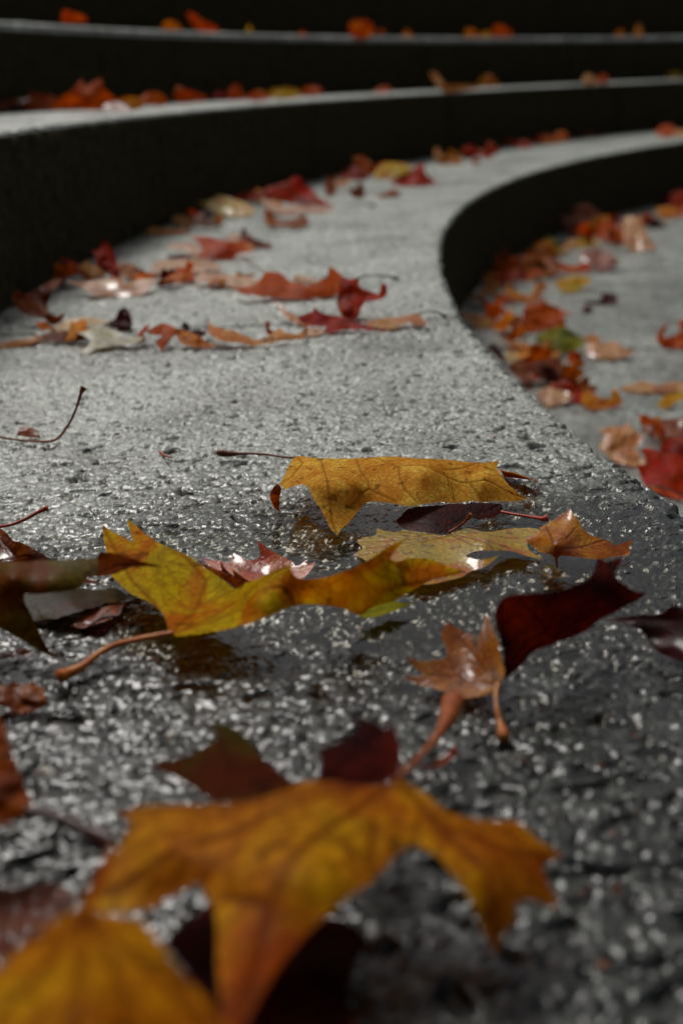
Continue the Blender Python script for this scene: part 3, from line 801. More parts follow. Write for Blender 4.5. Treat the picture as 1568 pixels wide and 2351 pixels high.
leaf('flat glossy wet leaf, brown and yellow, lying in the rain water', 'H',
     '30,215 70,195 130,182 140,145 180,160 230,165 280,155 350,165 430,175 500,180 560,158 620,148 700,165 760,160 820,150 900,145 980,150 1010,175 940,200 925,245 960,280 1012,311 920,290 850,268 800,262 785,262 690,262 640,270 600,290 660,310 740,300 778,283 740,322 690,352 630,372 580,402 500,422 430,437 380,440 300,425 200,380 100,330 40,290 10,292 60,250',
     'yellowgreen', ctrl='30,215,.004 140,145,.005 500,180,.007 560,158,.010 820,150,.010 1010,175,.010 1012,311,.003 700,240,.013 778,283,.008 630,372,.003 430,437,.003 10,292,.003 400,280,.007',
     junction='520,175', wet=1., curl=.002, group=GN, scale=1.5, res=3., stem='515,168,.008 560,142,.012 600,112,.018 612,92,.022 632,76,.025', stem_r=[.0012, .0011, .0011, .0013, .0022], stemcol='rust')
leaf('very dark maroon leaf in the shadow beneath the golden arched leaf', 'H',
     '240,110 270,80 300,45 430,28 560,18 680,14 788,22 790,60 750,90 690,97 620,102 560,140 500,172 400,170 300,152 262,132',
     'darkmaroon', ctrl='240,110,.004 300,45,.010 560,18,.012 788,22,.010 790,60,.006 560,140,.004 400,170,.003 500,90,.008', wet=.4, group=GN, curl=.002,
     stem='785,60,.006 870,76,.006 960,90,.006 1005,97,.007 1030,92,.008', stem_r=[.0011, .0011, .0012, .0020, .0034], stemcol='red')
leaf('small folded amber leaf standing like a tent right of the flat wet leaf', 'H',
     '1148,42 1165,75 1190,105 1210,145 1250,180 1310,200 1350,215 1380,235 1420,225 1478,203 1455,250 1460,275 1440,290 1380,295 1300,308 1200,298 1100,290 1085,300 1086,352 1074,345 1066,300 1040,280 990,270 960,245 945,235 925,215 920,200 970,175 1000,160 985,145 1040,115 1100,75',
     'amber', ctrl='1148,42,.030 1040,115,.018 1000,160,.016 920,200,.010 960,245,.006 1086,352,.002 1300,308,.004 1478,203,.006 1350,215,.010 1210,145,.020 1070,220,.022 1180,220,.014',
     junction='1040,130', wet=.8, curl=.001, group=GN, scale=2.2, res=2.2,
     veins=['1020,130 1050,210 1070,270 1085,350', '1065,222 1130,200 1175,145', '1085,285 1200,245 1320,212', '1040,120 1148,45'])
leaf('tiny dark green leaf bit beneath the tent shaped amber leaf', 'H', '995,352 1040,338 1100,368 1148,400 1050,407 1008,388', 'olive', tilt=14, wet=.7, group=GN)
leaf('small wet orange leaf with toothed tips behind the big yellow green leaf', 'I',
     '478,205 520,213 570,221 605,226 615,183 650,210 690,217 722,202 710,136 750,165 790,190 830,212 855,222 866,240 900,226 920,210 917,235 952,224 930,260 900,290 860,292 800,272 720,300 650,320 590,300 530,250',
     'orange', ctrl='478,205,.006 615,183,.012 710,136,.020 855,222,.008 952,224,.010 900,290,.004 650,320,.003 700,260,.005 590,300,.004', wet=1., curl=.002, group=GN, scale=1.5,
     patches=[dict(o='468,218 520,245 566,262 560,220 590,262 615,285 612,258 650,285 690,312 640,330 560,290 500,250', ctrl='468,218,.008 560,220,.016 612,258,.014 690,312,.006 560,290,.006', col='rust', name='rolled_edge')])
leaf('dark maroon leaf curling upright at the right with a pale wet shiny left lobe', 'J',
     '545,740 575,680 572,600 560,520 540,450 523,390 530,330 560,275 600,250 700,240 800,232 900,220 960,195 1010,180 1060,140 1085,90 1095,48 1140,60 1180,55 1232,38 1215,80 1190,120 1200,160 1250,200 1300,230 1364,240 1310,280 1250,310 1180,350 1100,390 1040,440 960,480 880,510 780,545 730,570 690,620 640,670 600,700 560,730',
     'maroon', ctrl='545,740,.016 523,390,.046 560,275,.060 800,232,.058 960,195,.058 1095,48,.058 1232,38,.056 1364,240,.034 1100,390,.026 880,510,.022 730,570,.022 640,670,.018 800,400,.040 1150,200,.048',
     junction='560,730', wet=.35, curl=.004, group=GN, res=4.,
     veins=['555,735 700,500 820,440 650,260', '555,735 760,520 1000,380 1364,240', '1000,380 1130,230 1170,60', '555,735 600,500 560,280'],
     stem='545,742,.016 530,800,.013 535,880,.010 550,950,.006 565,1000,.004 572,1045,.004', stem_r=[.0017, .0015, .0015, .0018, .0030, .0036], stemcol='copper',
     patches=[dict(o='545,740 530,770 480,800 420,812 350,818 300,797 240,780 160,760 90,740 8,698 70,702 125,695 85,650 38,592 100,612 175,612 245,600 265,560 235,505 222,455 240,430 270,398 320,432 380,460 440,470 465,342 500,400 520,450 540,500 562,600 575,680',
                   ctrl='545,740,.016 350,818,.004 8,698,.006 38,592,.016 222,455,.020 270,398,.024 465,342,.028 540,500,.026 575,680,.022 300,680,.006 420,700,.006 400,560,.014 160,760,.004', j='545,735', col='copper', wet=.85, name='wet_lobe', label='pale shiny wet orange lobe')])
leaf('dark red brown leaf cut off by the right edge beside the curled maroon leaf', 'J',
     '1130,385 1250,366 1350,360 1450,350 1500,308 1600,330 1750,350 1780,480 1750,600 1600,625 1480,590 1400,540 1350,462 1280,420',
     'maroon', ctrl='1130,385,.012 1500,308,.026 1780,480,.02 1600,625,.004 1350,462,.008 1550,440,.014', wet=.6, group=GN)
leaf('big amber leaf with spread lobes filling the foreground, blurred', 'D',
     '915,1785 880,1800 820,1800 760,1792 700,1795 650,1815 560,1838 480,1845 400,1845 330,1850 268,1868 300,1885 290,1910 265,1960 230,2010 205,2060 235,2090 300,2092 350,2086 385,2062 420,2047 455,2028 480,2065 495,2100 500,2200 505,2280 520,2351 545,2420 570,2340 605,2280 640,2222 700,2150 760,2092 830,2040 880,2000 903,1970 950,1943 1000,1965 1040,2010 1075,2060 1100,2120 1138,2196 1152,2150 1187,2110 1180,2095 1190,2070 1230,2070 1282,2087 1270,2050 1255,2020 1248,1985 1298,1964 1240,1930 1200,1895 1180,1885 1100,1882 1030,1862 980,1825 940,1800',
     'foreamber', ctrl='915,1785,.050 700,1795,.056 480,1845,.056 268,1868,.050 205,2060,.046 350,2086,.046 455,2028,.052 500,2200,.060 545,2420,.060 700,2150,.058 880,2000,.056 950,1943,.052 1100,2120,.036 1138,2196,.028 1282,2087,.026 1298,1964,.030 1100,1882,.044 700,1960,.068 420,1950,.060 1120,1980,.046',
     junction='915,1787', vw=3.2, wet=.3, curl=.014, group=GN, res=6., scale=.6,
     veins=['915,1787 740,1910 620,2080 545,2400', '915,1787 700,1840 480,1930 220,2060', '915,1787 1000,1890 1120,2010 1138,2190', '740,1910 850,1990 860,1890', '1000,1890 1180,1960 1290,1965', '620,2080 520,2060', '915,1787 600,1840 280,1870'],
     stem='915,1785,.050 945,1757,.046 985,1715,.040 1010,1680,.034 1030,1645,.028 1040,1610,.022', stem_r=[.0020, .0016, .0017, .0026, .0052, .0066], stemcol='rust',
     patches=[dict(o='340,1752 420,1738 470,1715 498,1690 482,1660 540,1670 580,1710 620,1755 660,1785 695,1800 650,1825 560,1840 490,1838 430,1800', ctrl='340,1752,.040 482,1660,.040 620,1755,.050 695,1800,.055 490,1838,.053', col='darkolive', wet=.1, name='rear_lobe', label='dark olive lobe seen against the light'),  # backlit shade of this lobe is put into its darker pigment
              dict(o='728,1795 738,1740 720,1725 760,1710 800,1692 822,1668 800,1646 850,1655 885,1674 890,1652 915,1700 918,1750 902,1787 850,1802', ctrl='728,1795,.054 720,1725,.048 800,1646,.052 890,1652,.052 918,1750,.050 902,1787,.050', col='maroon', wet=.2, name='curled_lobe', label='dark brown curled lobe'),  # brown lobe given a darker pigment to stand for its shade
              dict(o='955,1757 1000,1750 1045,1712 1052,1722 1030,1748 990,1765', ctrl='955,1757,.040 1045,1712,.03 990,1765,.034', col='redorange', name='small_flap')])
leaf('blurred amber leaf filling the lower left corner', 'D',
     '-120,2330 0,2222 60,2162 130,2112 175,2085 215,2010 262,1925 255,2000 222,2085 250,2100 300,2105 340,2130 380,2180 420,2230 470,2290 520,2350 600,2440 300,2520 -120,2520',
     'foreamber', ctrl='-120,2330,.09 130,2112,.085 262,1925,.07 250,2100,.085 340,2130,.085 600,2440,.08 300,2520,.09 -120,2520,.09 200,2300,.10',
     junction='190,2100', vw=3.2, wet=.25, curl=.004, group=GN, res=7., scale=.6,
     veins=['240,1960 190,2095 100,2230 -50,2400', '190,2095 270,2230 320,2500', '190,2095 360,2240 560,2430', '190,2095 180,2300 150,2500'])
leaf('dark orange leaf at the left edge whose thick stalk ends beside the big amber leaf', 'D',
     '-80,1600 0,1645 20,1700 45,1770 75,1850 40,1880 -40,1900 -140,1850',
     'rust', ctrl='-80,1600,.07 0,1645,.065 75,1850,.045 -40,1900,.04 -140,1850,.05', wet=.3, group=GN, res=6.,
     stem='60,1860,.045 130,1875,.044 195,1903,.042 232,1922,.040 250,1935,.038', stem_r=[.0022, .0022, .0026, .0045, .0065], stemcol='maroon')
leaf('dark wine red leaf in shade under the big amber leaf', 'D',
     '385,2160 450,2100 500,2075 600,2140 700,2130 780,2110 845,2162 815,2210 800,2300 790,2480 500,2480 470,2300 420,2210',
     'maroon', ctrl='385,2160,.012 500,2075,.014 845,2162,.012 790,2480,.02 500,2480,.02 600,2250,.03', wet=.3, group=GN, res=7.)
leaf('soaked brown leaf flat at the left edge above the lower left amber leaf', 'D',
     '-60,2060 40,2040 130,2028 180,2060 110,2150 40,2230 -60,2320', 'brown', tilt=6, wet=.55, group=GN, res=7.)
leaf('bright orange scrap at the bottom of the picture', 'D', '690,2330 740,2300 800,2330 820,2400 700,2440', 'redorange', tilt=10, group=GN, res=7.)

# ---- loose stalks
def stalk(label, crop, s, r, col='rust', level=0, bit=None):
    root = empty('leaf_stalk'); sp2 = P2(crop, s)
    W = at_z(np.array([q_[0] for q_ in sp2]), np.array([q_[1] for q_ in sp2]), np.array([q_[2] for q_ in sp2])+LV[level])
    tube('stem', W, r, stem_mat(col), root)
    if bit:
        o2 = P2(crop, bit); NS[0] += 1
        a = max(o2, key=lambda t: t[1])
        blade_mesh('blade', o2, pos_fun(level, 25, None, a, NS[0], .003, 60), leaf_mat('rust', .5), list(a[:2]), root, NS[0])
    root['label'] = label; root['category'] = 'leaf stalk'; root['group'] = 'loose leaf stalks'
    base = W[0]; root.location = base
    for ch in root.children: ch.matrix_parent_inverse = Matrix.Translation(-Vector(base))
stalk('hooked red brown stalk curving up from the left edge, flared at its end', '3', '-60,1005,.004 0,1012,.004 80,1024,.004 160,1031,.004 230,1031,.005 275,1010,.009 320,948,.022 352,880,.038 372,815,.052 386,785,.058',
      [.0012, .0013, .0012, .0012, .0014, .0014, .0013, .0013, .0017, .0040], bit='78,1002 110,962 165,980 190,1015 120,1012')
stalk('tiny dark twig left of the golden leaf', 'G', '130,540,.006 150,565,.004 180,592,.002', [.0016, .0009, .0007], 'darkmaroon')
stalk('tiny red bit of stalk on the grey stone', '3', '735,1080,.003 760,1098,.002 790,1105,.002', [.0012, .0012, .0008], 'red')
stalk('thin dark stalk lying right of the crimson leaf', 'Q', '380,560,.002 480,556,.002 560,560,.003 585,570,.004', [.0014, .0014, .003, .004], 'darkmaroon')

# ---- leaf band across the main step
GB = 'leaves in a band across the main step'
B = lambda lab, crop, o, col, tilt=20, **k: leaf(lab, crop, o, col, tilt=tilt, group=k.pop('group', GB), **k)
B('dark amber leaf standing upright at the left end of the band, its edge glowing', 'L', '80,460 110,430 180,450 260,410 330,370 400,345 462,328 390,390 355,440 330,500 320,550 380,600 432,573 430,612 390,650 350,660 300,620 180,590 110,540', 'brown', 38, curl=.02)
B('long cream coloured leaf lying left in front of the amber upright one', 'L', '365,695 400,650 480,620 600,608 720,630 842,655 830,672 700,652 560,672 450,702', 'cream', 12, wet=.7)
B('small dark red leaf standing behind the cream leaf', 'L', '700,655 765,625 785,600 800,560 850,543 882,600 887,690 840,702', 'maroon', 40)
B('brown leaf casting shade left of the whitish wet leaf', 'L', '265,740 330,710 450,700 540,715 602,762 500,772 380,772 300,752', 'brown', 20)
B('pinkish flat leaf at the far left end of the band', 'L', '-40,790 0,780 50,770 180,750 270,728 292,762 200,792 50,812 -40,815', 'pink', 8, wet=.9)
B('whitish wet leaf with olive veins in the front of the band', 'L', '515,712 600,690 650,662 740,690 842,720 780,752 900,740 978,733 940,772 830,792 740,802 640,822 528,852 600,792 612,752', 'pale', 14, wet=1.)
B('orange red leaf with a downward tip right of the whitish wet leaf', 'L', '975,702 1040,670 1102,648 1180,680 1205,702 1160,742 1130,782 1088,835 1048,772 1100,732 1020,722', 'redorange', 24)
B('curled amber strip of leaf left of the peach leaf', 'L', '1178,688 1250,700 1330,730 1400,780 1462,790 1400,812 1280,802 1208,772', 'amber', 22)
B('small dark curled bud like scrap behind the orange red leaf', 'L', '1218,662 1245,638 1277,670 1272,702 1238,697', 'maroon', 35)
B('peach coloured leaf lying in front, shaped like a wide V', 'M', '58,455 78,490 150,515 230,530 300,565 370,580 440,550 502,512 540,540 640,550 658,577 560,582 450,602 330,622 250,602 150,592 90,572 55,540', 'peach', 18, wet=.3)
B('crimson leaf with low folded lobes, pointing left behind the amber one', 'L', '395,205 480,220 540,250 620,280 685,345 600,352 520,312 460,270', 'crimson', 32)
B('crimson leaf standing with two tall points at the left of the band', 'L', '612,148 660,158 696,85 740,130 770,170 790,230 810,320 822,352 740,332 660,270 640,200', 'crimson', 42)
B('wide tan and pink leaf under the crimson points', 'L', '425,362 560,365 700,360 800,358 850,380 960,348 1062,358 1020,402 960,452 850,467 700,467 620,452 540,402', 'tan', 16, wet=.8)
B('orange brown leaf rising right of the crimson points', 'L', '798,248 880,248 960,290 1040,320 1085,347 1000,350 880,345 820,325', 'rust', 24)
B('pale pink shiny leaf lying in the middle of the band', 'L', '1018,262 1060,230 1180,218 1300,213 1400,223 1462,250 1482,292 1400,290 1350,312 1250,290 1180,292 1100,332 1058,312', 'pink', 9, wet=1.)
B('orange leaf over a dark gap in the middle of the band', 'L', '1058,385 1120,340 1200,288 1280,298 1312,340 1302,362 1180,382 1080,402', 'orange', 26)
B('pale pink leaf left of the orange leaf with raised points', 'M', '-20,180 60,163 160,170 240,185 385,205 330,247 240,257 160,242 60,222 -20,227', 'pink', 10, wet=1.)
B('long bright orange red leaf with two raised points', 'M', '195,263 290,250 360,225 408,163 460,153 520,175 570,215 640,235 690,245 760,200 800,180 805,140 820,115 850,150 892,185 890,240 860,300 760,322 560,327 400,312 280,297', 'redorange', 28, stem='408,162 330,115 260,65', stem_r=[.0011, .001, .0014], stemcol='rust')
B('small pale pink leaf behind the long orange red one', 'M', '575,192 610,176 700,195 745,212 690,227 610,217', 'pink', 8, wet=1.)
B('upright dark red leaf at the right of the band with a stalk to the right', 'M', '868,290 878,220 895,188 930,202 992,198 1002,250 1080,285 1120,290 1138,226 1167,240 1167,300 1120,332 1040,347 1012,380 992,440 960,462 920,452 880,422 858,350', 'red', 36, stem='975,200 1050,184 1120,182 1190,188 1245,207', stem_r=[.0012, .0012, .0013, .0016, .003], stemcol='darkmaroon')
B('bright crimson leaf lying low in front of the upright dark red leaf', 'M', '605,437 700,410 714,375 760,410 820,430 900,440 980,470 1060,490 1175,527 1000,522 900,522 780,545 790,502 650,492', 'crimson', 22)
B('tan leaf at the right end of the band near the step edge, stalk curling right', 'M', '998,462 1060,465 1130,450 1250,440 1350,418 1400,450 1425,492 1340,492 1310,470 1240,502 1180,517 1100,502', 'tan', 16, wet=.6, stem='1355,422 1430,405 1490,410 1532,436', stem_r=[.0011, .0011, .0016, .003], stemcol='darkmaroon')
B('rolled pink leaf slanting left of the bright crimson leaf', 'M', '465,340 500,360 540,400 620,440 648,470 640,492 560,462 508,402', 'pink', 16, wet=.7)
B('small pink scrap in front of the bright crimson leaf', 'M', '618,547 680,510 772,515 762,547 680,562', 'pink', 10, wet=.9)
B('big orange leaf in the row behind, stalk pointing forward right', 'P', '428,700 500,705 580,702 680,730 760,745 860,738 955,780 930,820 830,840 780,882 700,885 600,872 495,872 540,800 500,740', 'orange', 26, stem='835,850 900,895 980,950 1040,1010', stem_r=[.0013, .0012, .0012, .0016], stemcol='rust')
B('dark brown wavy leaf right of the big orange leaf', 'P', '838,690 868,615 900,680 980,730 1090,760 1080,792 960,792 850,747', 'brown', 28)
B('pale pink scrap between the orange and brown leaves', 'P', '718,732 760,690 832,680 842,745 760,752', 'pink', 10, wet=1.)
B('pale pink leaf left of the big orange leaf', 'P', '255,777 350,760 440,755 500,768 527,810 490,862 400,812 300,802', 'pink', 10, wet=1.)
B('small maroon leaf left behind the pale pink ones', 'P', '265,880 300,850 390,840 460,850 450,875 380,890', 'maroon', 20)

# ---- far leaves on the main step
GF = 'leaves against the foot of the second step'
B('large red leaf with a dark hole leaning toward the riser', 'P', '785,402 850,370 960,360 1060,320 1130,290 1200,280 1240,250 1300,238 1335,290 1400,330 1450,390 1520,440 1572,466 1400,462 1200,442 1000,402 880,432', 'red', 34, group=GF)
B('tan wet leaf in front of the large red leaf', 'P', '995,393 1060,420 1150,465 1300,465 1450,480 1565,490 1500,522 1350,512 1200,532 1120,512 1040,462', 'tan', 12, wet=.9, group=GF)
B('yellow green oblong leaf left of the large red leaf', 'P', '495,433 600,420 680,383 760,400 880,440 942,480 942,522 860,547 700,542 620,502 560,462', 'yellow', 18, group=GF, wet=.6)
B('small dark red leaf under the yellow green oblong leaf', 'P', '478,562 540,470 592,500 602,540 520,582', 'maroon', 30, group=GF)
B('rust coloured leaf with pale middle below the large red leaf', 'P', '1025,478 1090,500 1112,560 1180,582 1280,560 1332,518 1385,602 1300,632 1180,622 1048,612', 'rust', 24, group=GF)
B('pale pink leaf nearest the dark riser at the left', 'P', '298,572 330,540 400,543 462,570 430,622 350,612', 'pink', 12, wet=.9, group=GF)
B('thin tan leaf lying leftmost at the foot of the riser', 'P', '100,662 150,630 280,645 400,650 425,672 300,687 120,687', 'tan', 8, group=GF)
B('folded brown leaf right of the thin tan leaf', 'P', '398,662 440,600 490,540 560,498 562,560 680,590 692,622 560,632 480,602 440,672', 'brown', 26, group=GF)
B('low dark red leaf left of the upright orange one', 'Q', '305,342 350,290 420,258 480,280 522,310 522,362 400,367', 'red', 34, group=GF)
B('orange leaf standing upright against the riser', 'Q', '408,176 450,182 490,172 530,210 580,250 602,300 540,332 480,282 430,240', 'orange', 48, group=GF)
B('yellow and pink leaf between the two dark red leaves', 'Q', '578,332 600,280 650,238 720,228 800,235 862,260 852,312 780,332 700,352 620,357', 'yellow', 26, group=GF)
B('dark red leaf shaped like a sharp triangle', 'Q', '698,382 760,340 860,300 920,250 977,232 982,310 1030,350 1075,392 950,412 780,412', 'red', 36, group=GF)
B('small upright rust scrap left of the other small scraps', 'Q', '186,400 200,378 260,373 292,430 262,482 210,492', 'rust', 40, group=GF)
B('small orange brown scrap with a raised point', 'Q', '378,440 440,420 470,376 502,420 502,502 430,507 400,482', 'brown', 40, group=GF)
B('small rust scrap at the right of the three scraps', 'Q', '588,482 660,470 700,443 762,443 788,492 700,502 620,502', 'rust', 30, group=GF)
B('tan pointed leaf at the start of the far line along the riser', 'Q', '1048,130 1080,112 1120,170 1180,200 1182,247 1100,242 1060,202', 'tan', 46, group=GF)
B('small amber leaf right of the tan pointed leaf', 'Q', '1188,242 1200,188 1262,188 1264,242', 'amber', 35, group=GF)
B('bright red leaf, first of two in the far line along the riser', 'Q', '1245,172 1300,100 1340,88 1400,130 1422,182 1300,197', 'crimson', 45, group=GF)
B('small rust scrap just under the far red leaves', 'Q', '1338,212 1390,193 1412,230 1370,247', 'rust', 30, group=GF)
B('bright red leaf, second of two in the far line along the riser', 'Q', '1425,172 1450,90 1480,72 1540,110 1575,130 1500,182 1460,197', 'red', 45, group=GF)
B('small red leaf at the middle of the far line along the riser', 'T', '570,465 610,433 660,438 695,465 620,482', 'red', 35, group=GF)
B('orange leaf pair shape at the far right of the line along the riser', 'T', '700,432 720,403 770,400 800,415 830,383 880,388 892,432 800,452 720,457', 'orange', 35, group=GF)
B('tiny brown leaf far along the riser', 'T', '968,402 1000,383 1042,388 1032,414', 'rust', 30, group=GF)
B('orange brown leaf near the right frame edge on the far main step', 'T', '1398,392 1440,348 1500,343 1522,380 1480,417 1420,407', 'orange', 30, group=GF)
B('flat tan leaf at the right frame edge on the far main step', 'T', '1505,392 1568,370 1650,370 1650,400 1510,407', 'tan', 8, group=GF)

# ---- leaves on the second step
G1 = 'leaves lying along the second step'
U = lambda lab, crop, o, col, tilt=50, **k: leaf(lab, crop, o, col, tilt=tilt, level=1, group=G1, **k)
U('pale pinkish leaf at the left edge of the second step', 'R', '-60,320 0,285 60,268 190,250 202,266 120,297 40,327 0,352 -60,360', 'mauve', 30, wet=.8)
U('red and orange leaf heap piece left of the tall one', 'R', '98,332 130,290 188,240 200,213 260,223 330,233 400,268 440,300 472,332 330,337 200,342 130,347', 'redorange')
U('tallest orange red leaf on the second step, with two high points', 'R', '325,332 400,260 470,215 520,170 549,126 572,185 620,150 692,116 692,180 740,230 800,270 832,312 780,337 600,337 450,337', 'redorange', 62)
U('pink mauve wet leaf at the foot of the tallest leaf', 'R', '690,318 730,290 800,280 850,310 872,342 780,348', 'mauve', 20, wet=1.)
U('amber and yellow leaf right of the tallest leaf', 'R', '798,267 850,246 930,253 982,290 950,322 880,337 848,302', 'amber')
U('rounded orange brown leaf on the second step', 'R', '928,282 960,235 1020,210 1080,223 1122,260 1132,292 1090,307 1000,302', 'orange')
U('red orange leaf with one upright corner on the second step', 'R', '1178,272 1178,190 1200,174 1260,203 1320,215 1380,245 1405,267 1300,287 1200,292', 'redorange', 60)
U('small bright red leaf in the left half of the second step', 'R', '1418,262 1450,213 1490,208 1525,257 1480,272', 'crimson')
U('orange leaf with a pale raised tip on the second step', 'S', '66,192 100,140 140,114 167,150 182,190 225,217 100,227', 'orange', 60)
U('low orange leaf right of the pale tipped one', 'S', '208,202 240,170 300,158 342,190 352,222 230,230', 'orange')
U('olive yellow leaf in the row on the second step', 'S', '338,192 370,150 430,146 470,138 552,160 562,197 500,212 400,217', 'yellow')
U('orange brown dome shaped leaf near the middle of the second step', 'S', '558,182 590,140 650,126 702,150 722,182 620,202', 'orange')
U('orange leaf with a red point near the middle of the second step', 'S', '722,182 740,140 802,104 832,150 832,182', 'orange', 60)
U('tiny dark red leaf near the middle of the second step', 'S', '848,162 880,128 922,155 900,172', 'red')
U('small flat red orange leaf alone before the joint on the second step', 'S', '1050,160 1110,133 1160,133 1172,167 1100,177', 'redorange', 40)
U('thin orange leaf with one end lifted like a finger', 'T', '72,36 110,33 140,70 170,103 300,108 425,114 300,137 170,152 140,132 100,82', 'tan', 60)
U('small orange mound leaf with yellow rim right of the finger like leaf', 'T', '345,102 400,50 440,48 472,90 485,110 400,120', 'amber')
U('dark crimson leaf alone on the second step', 'T', '508,92 530,58 590,50 602,90 570,110', 'crimson')
U('dim olive leaf standing behind the yellow strip', 'T', '688,87 700,40 740,12 780,35 802,85 740,97', 'olive', 60)
U('pinkish leaf touching the orange one at the right of the second step', 'T', '972,92 985,48 1020,43 1062,75 1052,102 1000,107', 'pink')
U('orange leaf touching the pinkish one at the right of the second step', 'T', '1062,87 1080,43 1122,53 1124,92 1080,100', 'orange')
U('pale yellow leaf at the right frame edge of the second step', 'T', '1465,56 1500,28 1552,38 1545,70 1490,72', 'yellow', 35)

# ---- leaves on the third step, seen from below its edge
G2 = 'leaves on the edge of the third step'
W_ = lambda lab, crop, o, col: leaf(lab, crop, o, col, tilt=75, level=2, group=G2, curl=.008)
W_('orange leaf at the far left of the third step edge', '1', '282,92 294,42 350,58 392,75 403,102 320,104', 'orange')
W_('flat amber leaf left of the leaning orange one', '1', '738,128 770,93 822,108 838,137 770,142', 'amber')
W_('long orange leaf leaning left on the third step edge', '1', '856,54 892,62 932,93 992,118 1008,152 940,152 888,117', 'orange')
W_('tiny yellow leaf standing on the third step edge', '1', '1128,148 1145,108 1163,148', 'yellow')
W_('tiny orange leaf left of the centre of the third step edge', '1', '1368,162 1390,138 1412,162', 'orange')
W_('square orange leaf at the centre of the third step edge', '2', '37,110 60,94 130,98 148,140 122,174 50,178', 'orange')
W_('tiny orange scrap right of the square leaf', '2', '158,155 185,133 204,155', 'orange')
W_('small amber leaf right of the square leaf', '2', '278,162 300,136 328,157 310,175', 'amber')
W_('amber leaf left of the red one on the third step edge', '2', '562,155 580,128 622,145 624,172 575,172', 'amber')
W_('small yellow leaf touching the red one on the third step edge', '2', '636,156 670,143 684,170 645,174', 'yellow')
W_('red leaf on the right half of the third step edge', '2', '683,165 700,118 740,114 784,150 772,172', 'redorange')
W_('tiny amber leaf near the right end of the third step edge', '2', '1252,155 1275,132 1298,152 1280,168', 'amber')
W_('thin tan leaf standing near the right end of the third step edge', '2', '1342,150 1362,104 1383,145 1377,168 1350,168', 'tan')

# ---- leaves on the lower step at the right
GL = 'leaves drifted on the lower step'
X = lambda lab, crop, o, col, tilt=30, **k: leaf(lab, crop, o, col, tilt=tilt, level=-1, group=GL, **k)
X('mauve and amber cupped leaf with a left point, at the back of the drift', 'O', '685,176 740,202 790,192 800,150 850,122 910,133 990,200 1002,250 930,312 830,332 790,345 750,282 710,222', 'mauve', 42, wet=.6)
X('orange red leaf in the middle of the back drift', 'O', '928,312 1000,240 1050,238 1120,290 1162,350 1142,402 1040,387 970,362', 'redorange')
X('small crimson leaf at the top of the back drift', 'O', '998,232 1030,188 1090,193 1122,240 1080,267 1030,252', 'crimson', 40)
X('large pink and tan leaf at the right of the back drift', 'O', '1138,242 1180,208 1260,208 1282,260 1310,330 1350,400 1405,420 1340,442 1240,453 1170,422 1148,342', 'pink', 26, wet=.8)
X('small dark brown leaf right behind the pink and tan leaf', 'O', '1288,272 1350,223 1400,238 1455,282 1350,292', 'maroon', 30)
X('red leaf at the right frame edge farthest on the lower step', 'O', '1448,112 1480,50 1540,28 1640,50 1640,150 1500,152', 'red', 35)
X('amber leaf under the red leaf at the right frame edge', 'O', '1376,152 1450,138 1560,160 1600,200 1440,222 1400,212', 'amber', 20)
X('bright green and yellow curled leaf near the riser', 'O', '566,452 580,390 620,346 680,390 734,440 700,477 650,492 600,482', 'green', 38)
X('pale yellow oblong leaf right of the green curled leaf', 'O', '736,382 800,363 960,368 985,402 850,427 770,417', 'yellow', 14, wet=.7)
X('dark pink brown leaf in the centre of the drift', 'O', '818,502 870,450 980,438 1080,490 1114,530 1070,572 980,602 950,562 880,522', 'mauve', 20, wet=.8)
X('red upright leaf against the curved riser', 'O', '218,602 235,500 248,436 290,510 342,560 332,602', 'redorange', 50)
X('rust leaf leaning right of the red upright leaf', 'O', '286,426 350,470 400,520 422,592 360,592 320,532', 'rust', 50)
X('dark red long leaf at the foot of the curved riser', 'O', '156,702 200,640 260,608 370,588 472,608 462,652 370,662 280,682 200,714', 'crimson', 30)
X('brown orange leaf heap in the left of the drift', 'O', '398,562 430,500 520,478 640,500 722,540 702,602 640,632 520,632', 'rust', 26)
X('orange leaf touching the dark pink brown leaf', 'O', '698,582 720,540 800,558 880,528 924,560 902,592 780,602', 'orange', 20)
X('yellow leaf with a brown right end, clear of the heap', 'O', '656,672 740,638 850,628 935,655 870,702 820,732 740,742 700,722', 'yellow', 24)
X('amber leaf low in the left of the drift', 'O', '316,742 338,676 390,730 460,760 562,750 552,802 460,817 380,792', 'amber', 24)
X('red leaf half under the low amber leaf', 'O', '226,792 290,748 400,780 382,812 280,822', 'redorange', 18)
X('tan leaf leaning between the yellow and the amber leaves', 'O', '498,772 520,700 570,668 624,690 582,742 540,782', 'tan', 30)
X('small pinkish white leaf at the dark foot of the riser', 'O', '116,742 170,718 214,750 180,782', 'pink', 10, wet=.9)
X('pair of joined maroon scraps on open stone', 'O', '846,792 980,802 1000,748 1092,758 1092,822 1000,832 900,824', 'maroon', 24)
X('tiny maroon scrap below the joined scraps', 'O', '846,872 880,838 944,860 900,892', 'maroon', 18)
X('bright scarlet leaf, largest in the middle of the drift', 'N', '436,182 470,130 540,118 590,78 620,120 680,138 730,170 815,185 730,202 742,260 722,292 600,302 480,322 448,252', 'redorange', 34)
X('dull green leaf rolled below the bright scarlet leaf', 'N', '526,372 600,308 720,278 790,318 866,360 872,402 820,442 760,462 700,484 600,452', 'green', 26)
X('rust scraps left of the bright scarlet leaf', 'N', '336,262 370,218 430,208 472,290 420,372 336,342 360,300', 'rust', 30)
X('tan leaf tip showing just past the step edge', 'N', '-30,160 60,188 180,208 264,250 230,292 130,292 50,232', 'tan', 14)
X('dark red leaf hidden close under the step edge', 'N', '196,402 250,408 300,470 324,562 260,502 208,442', 'maroon', 34)
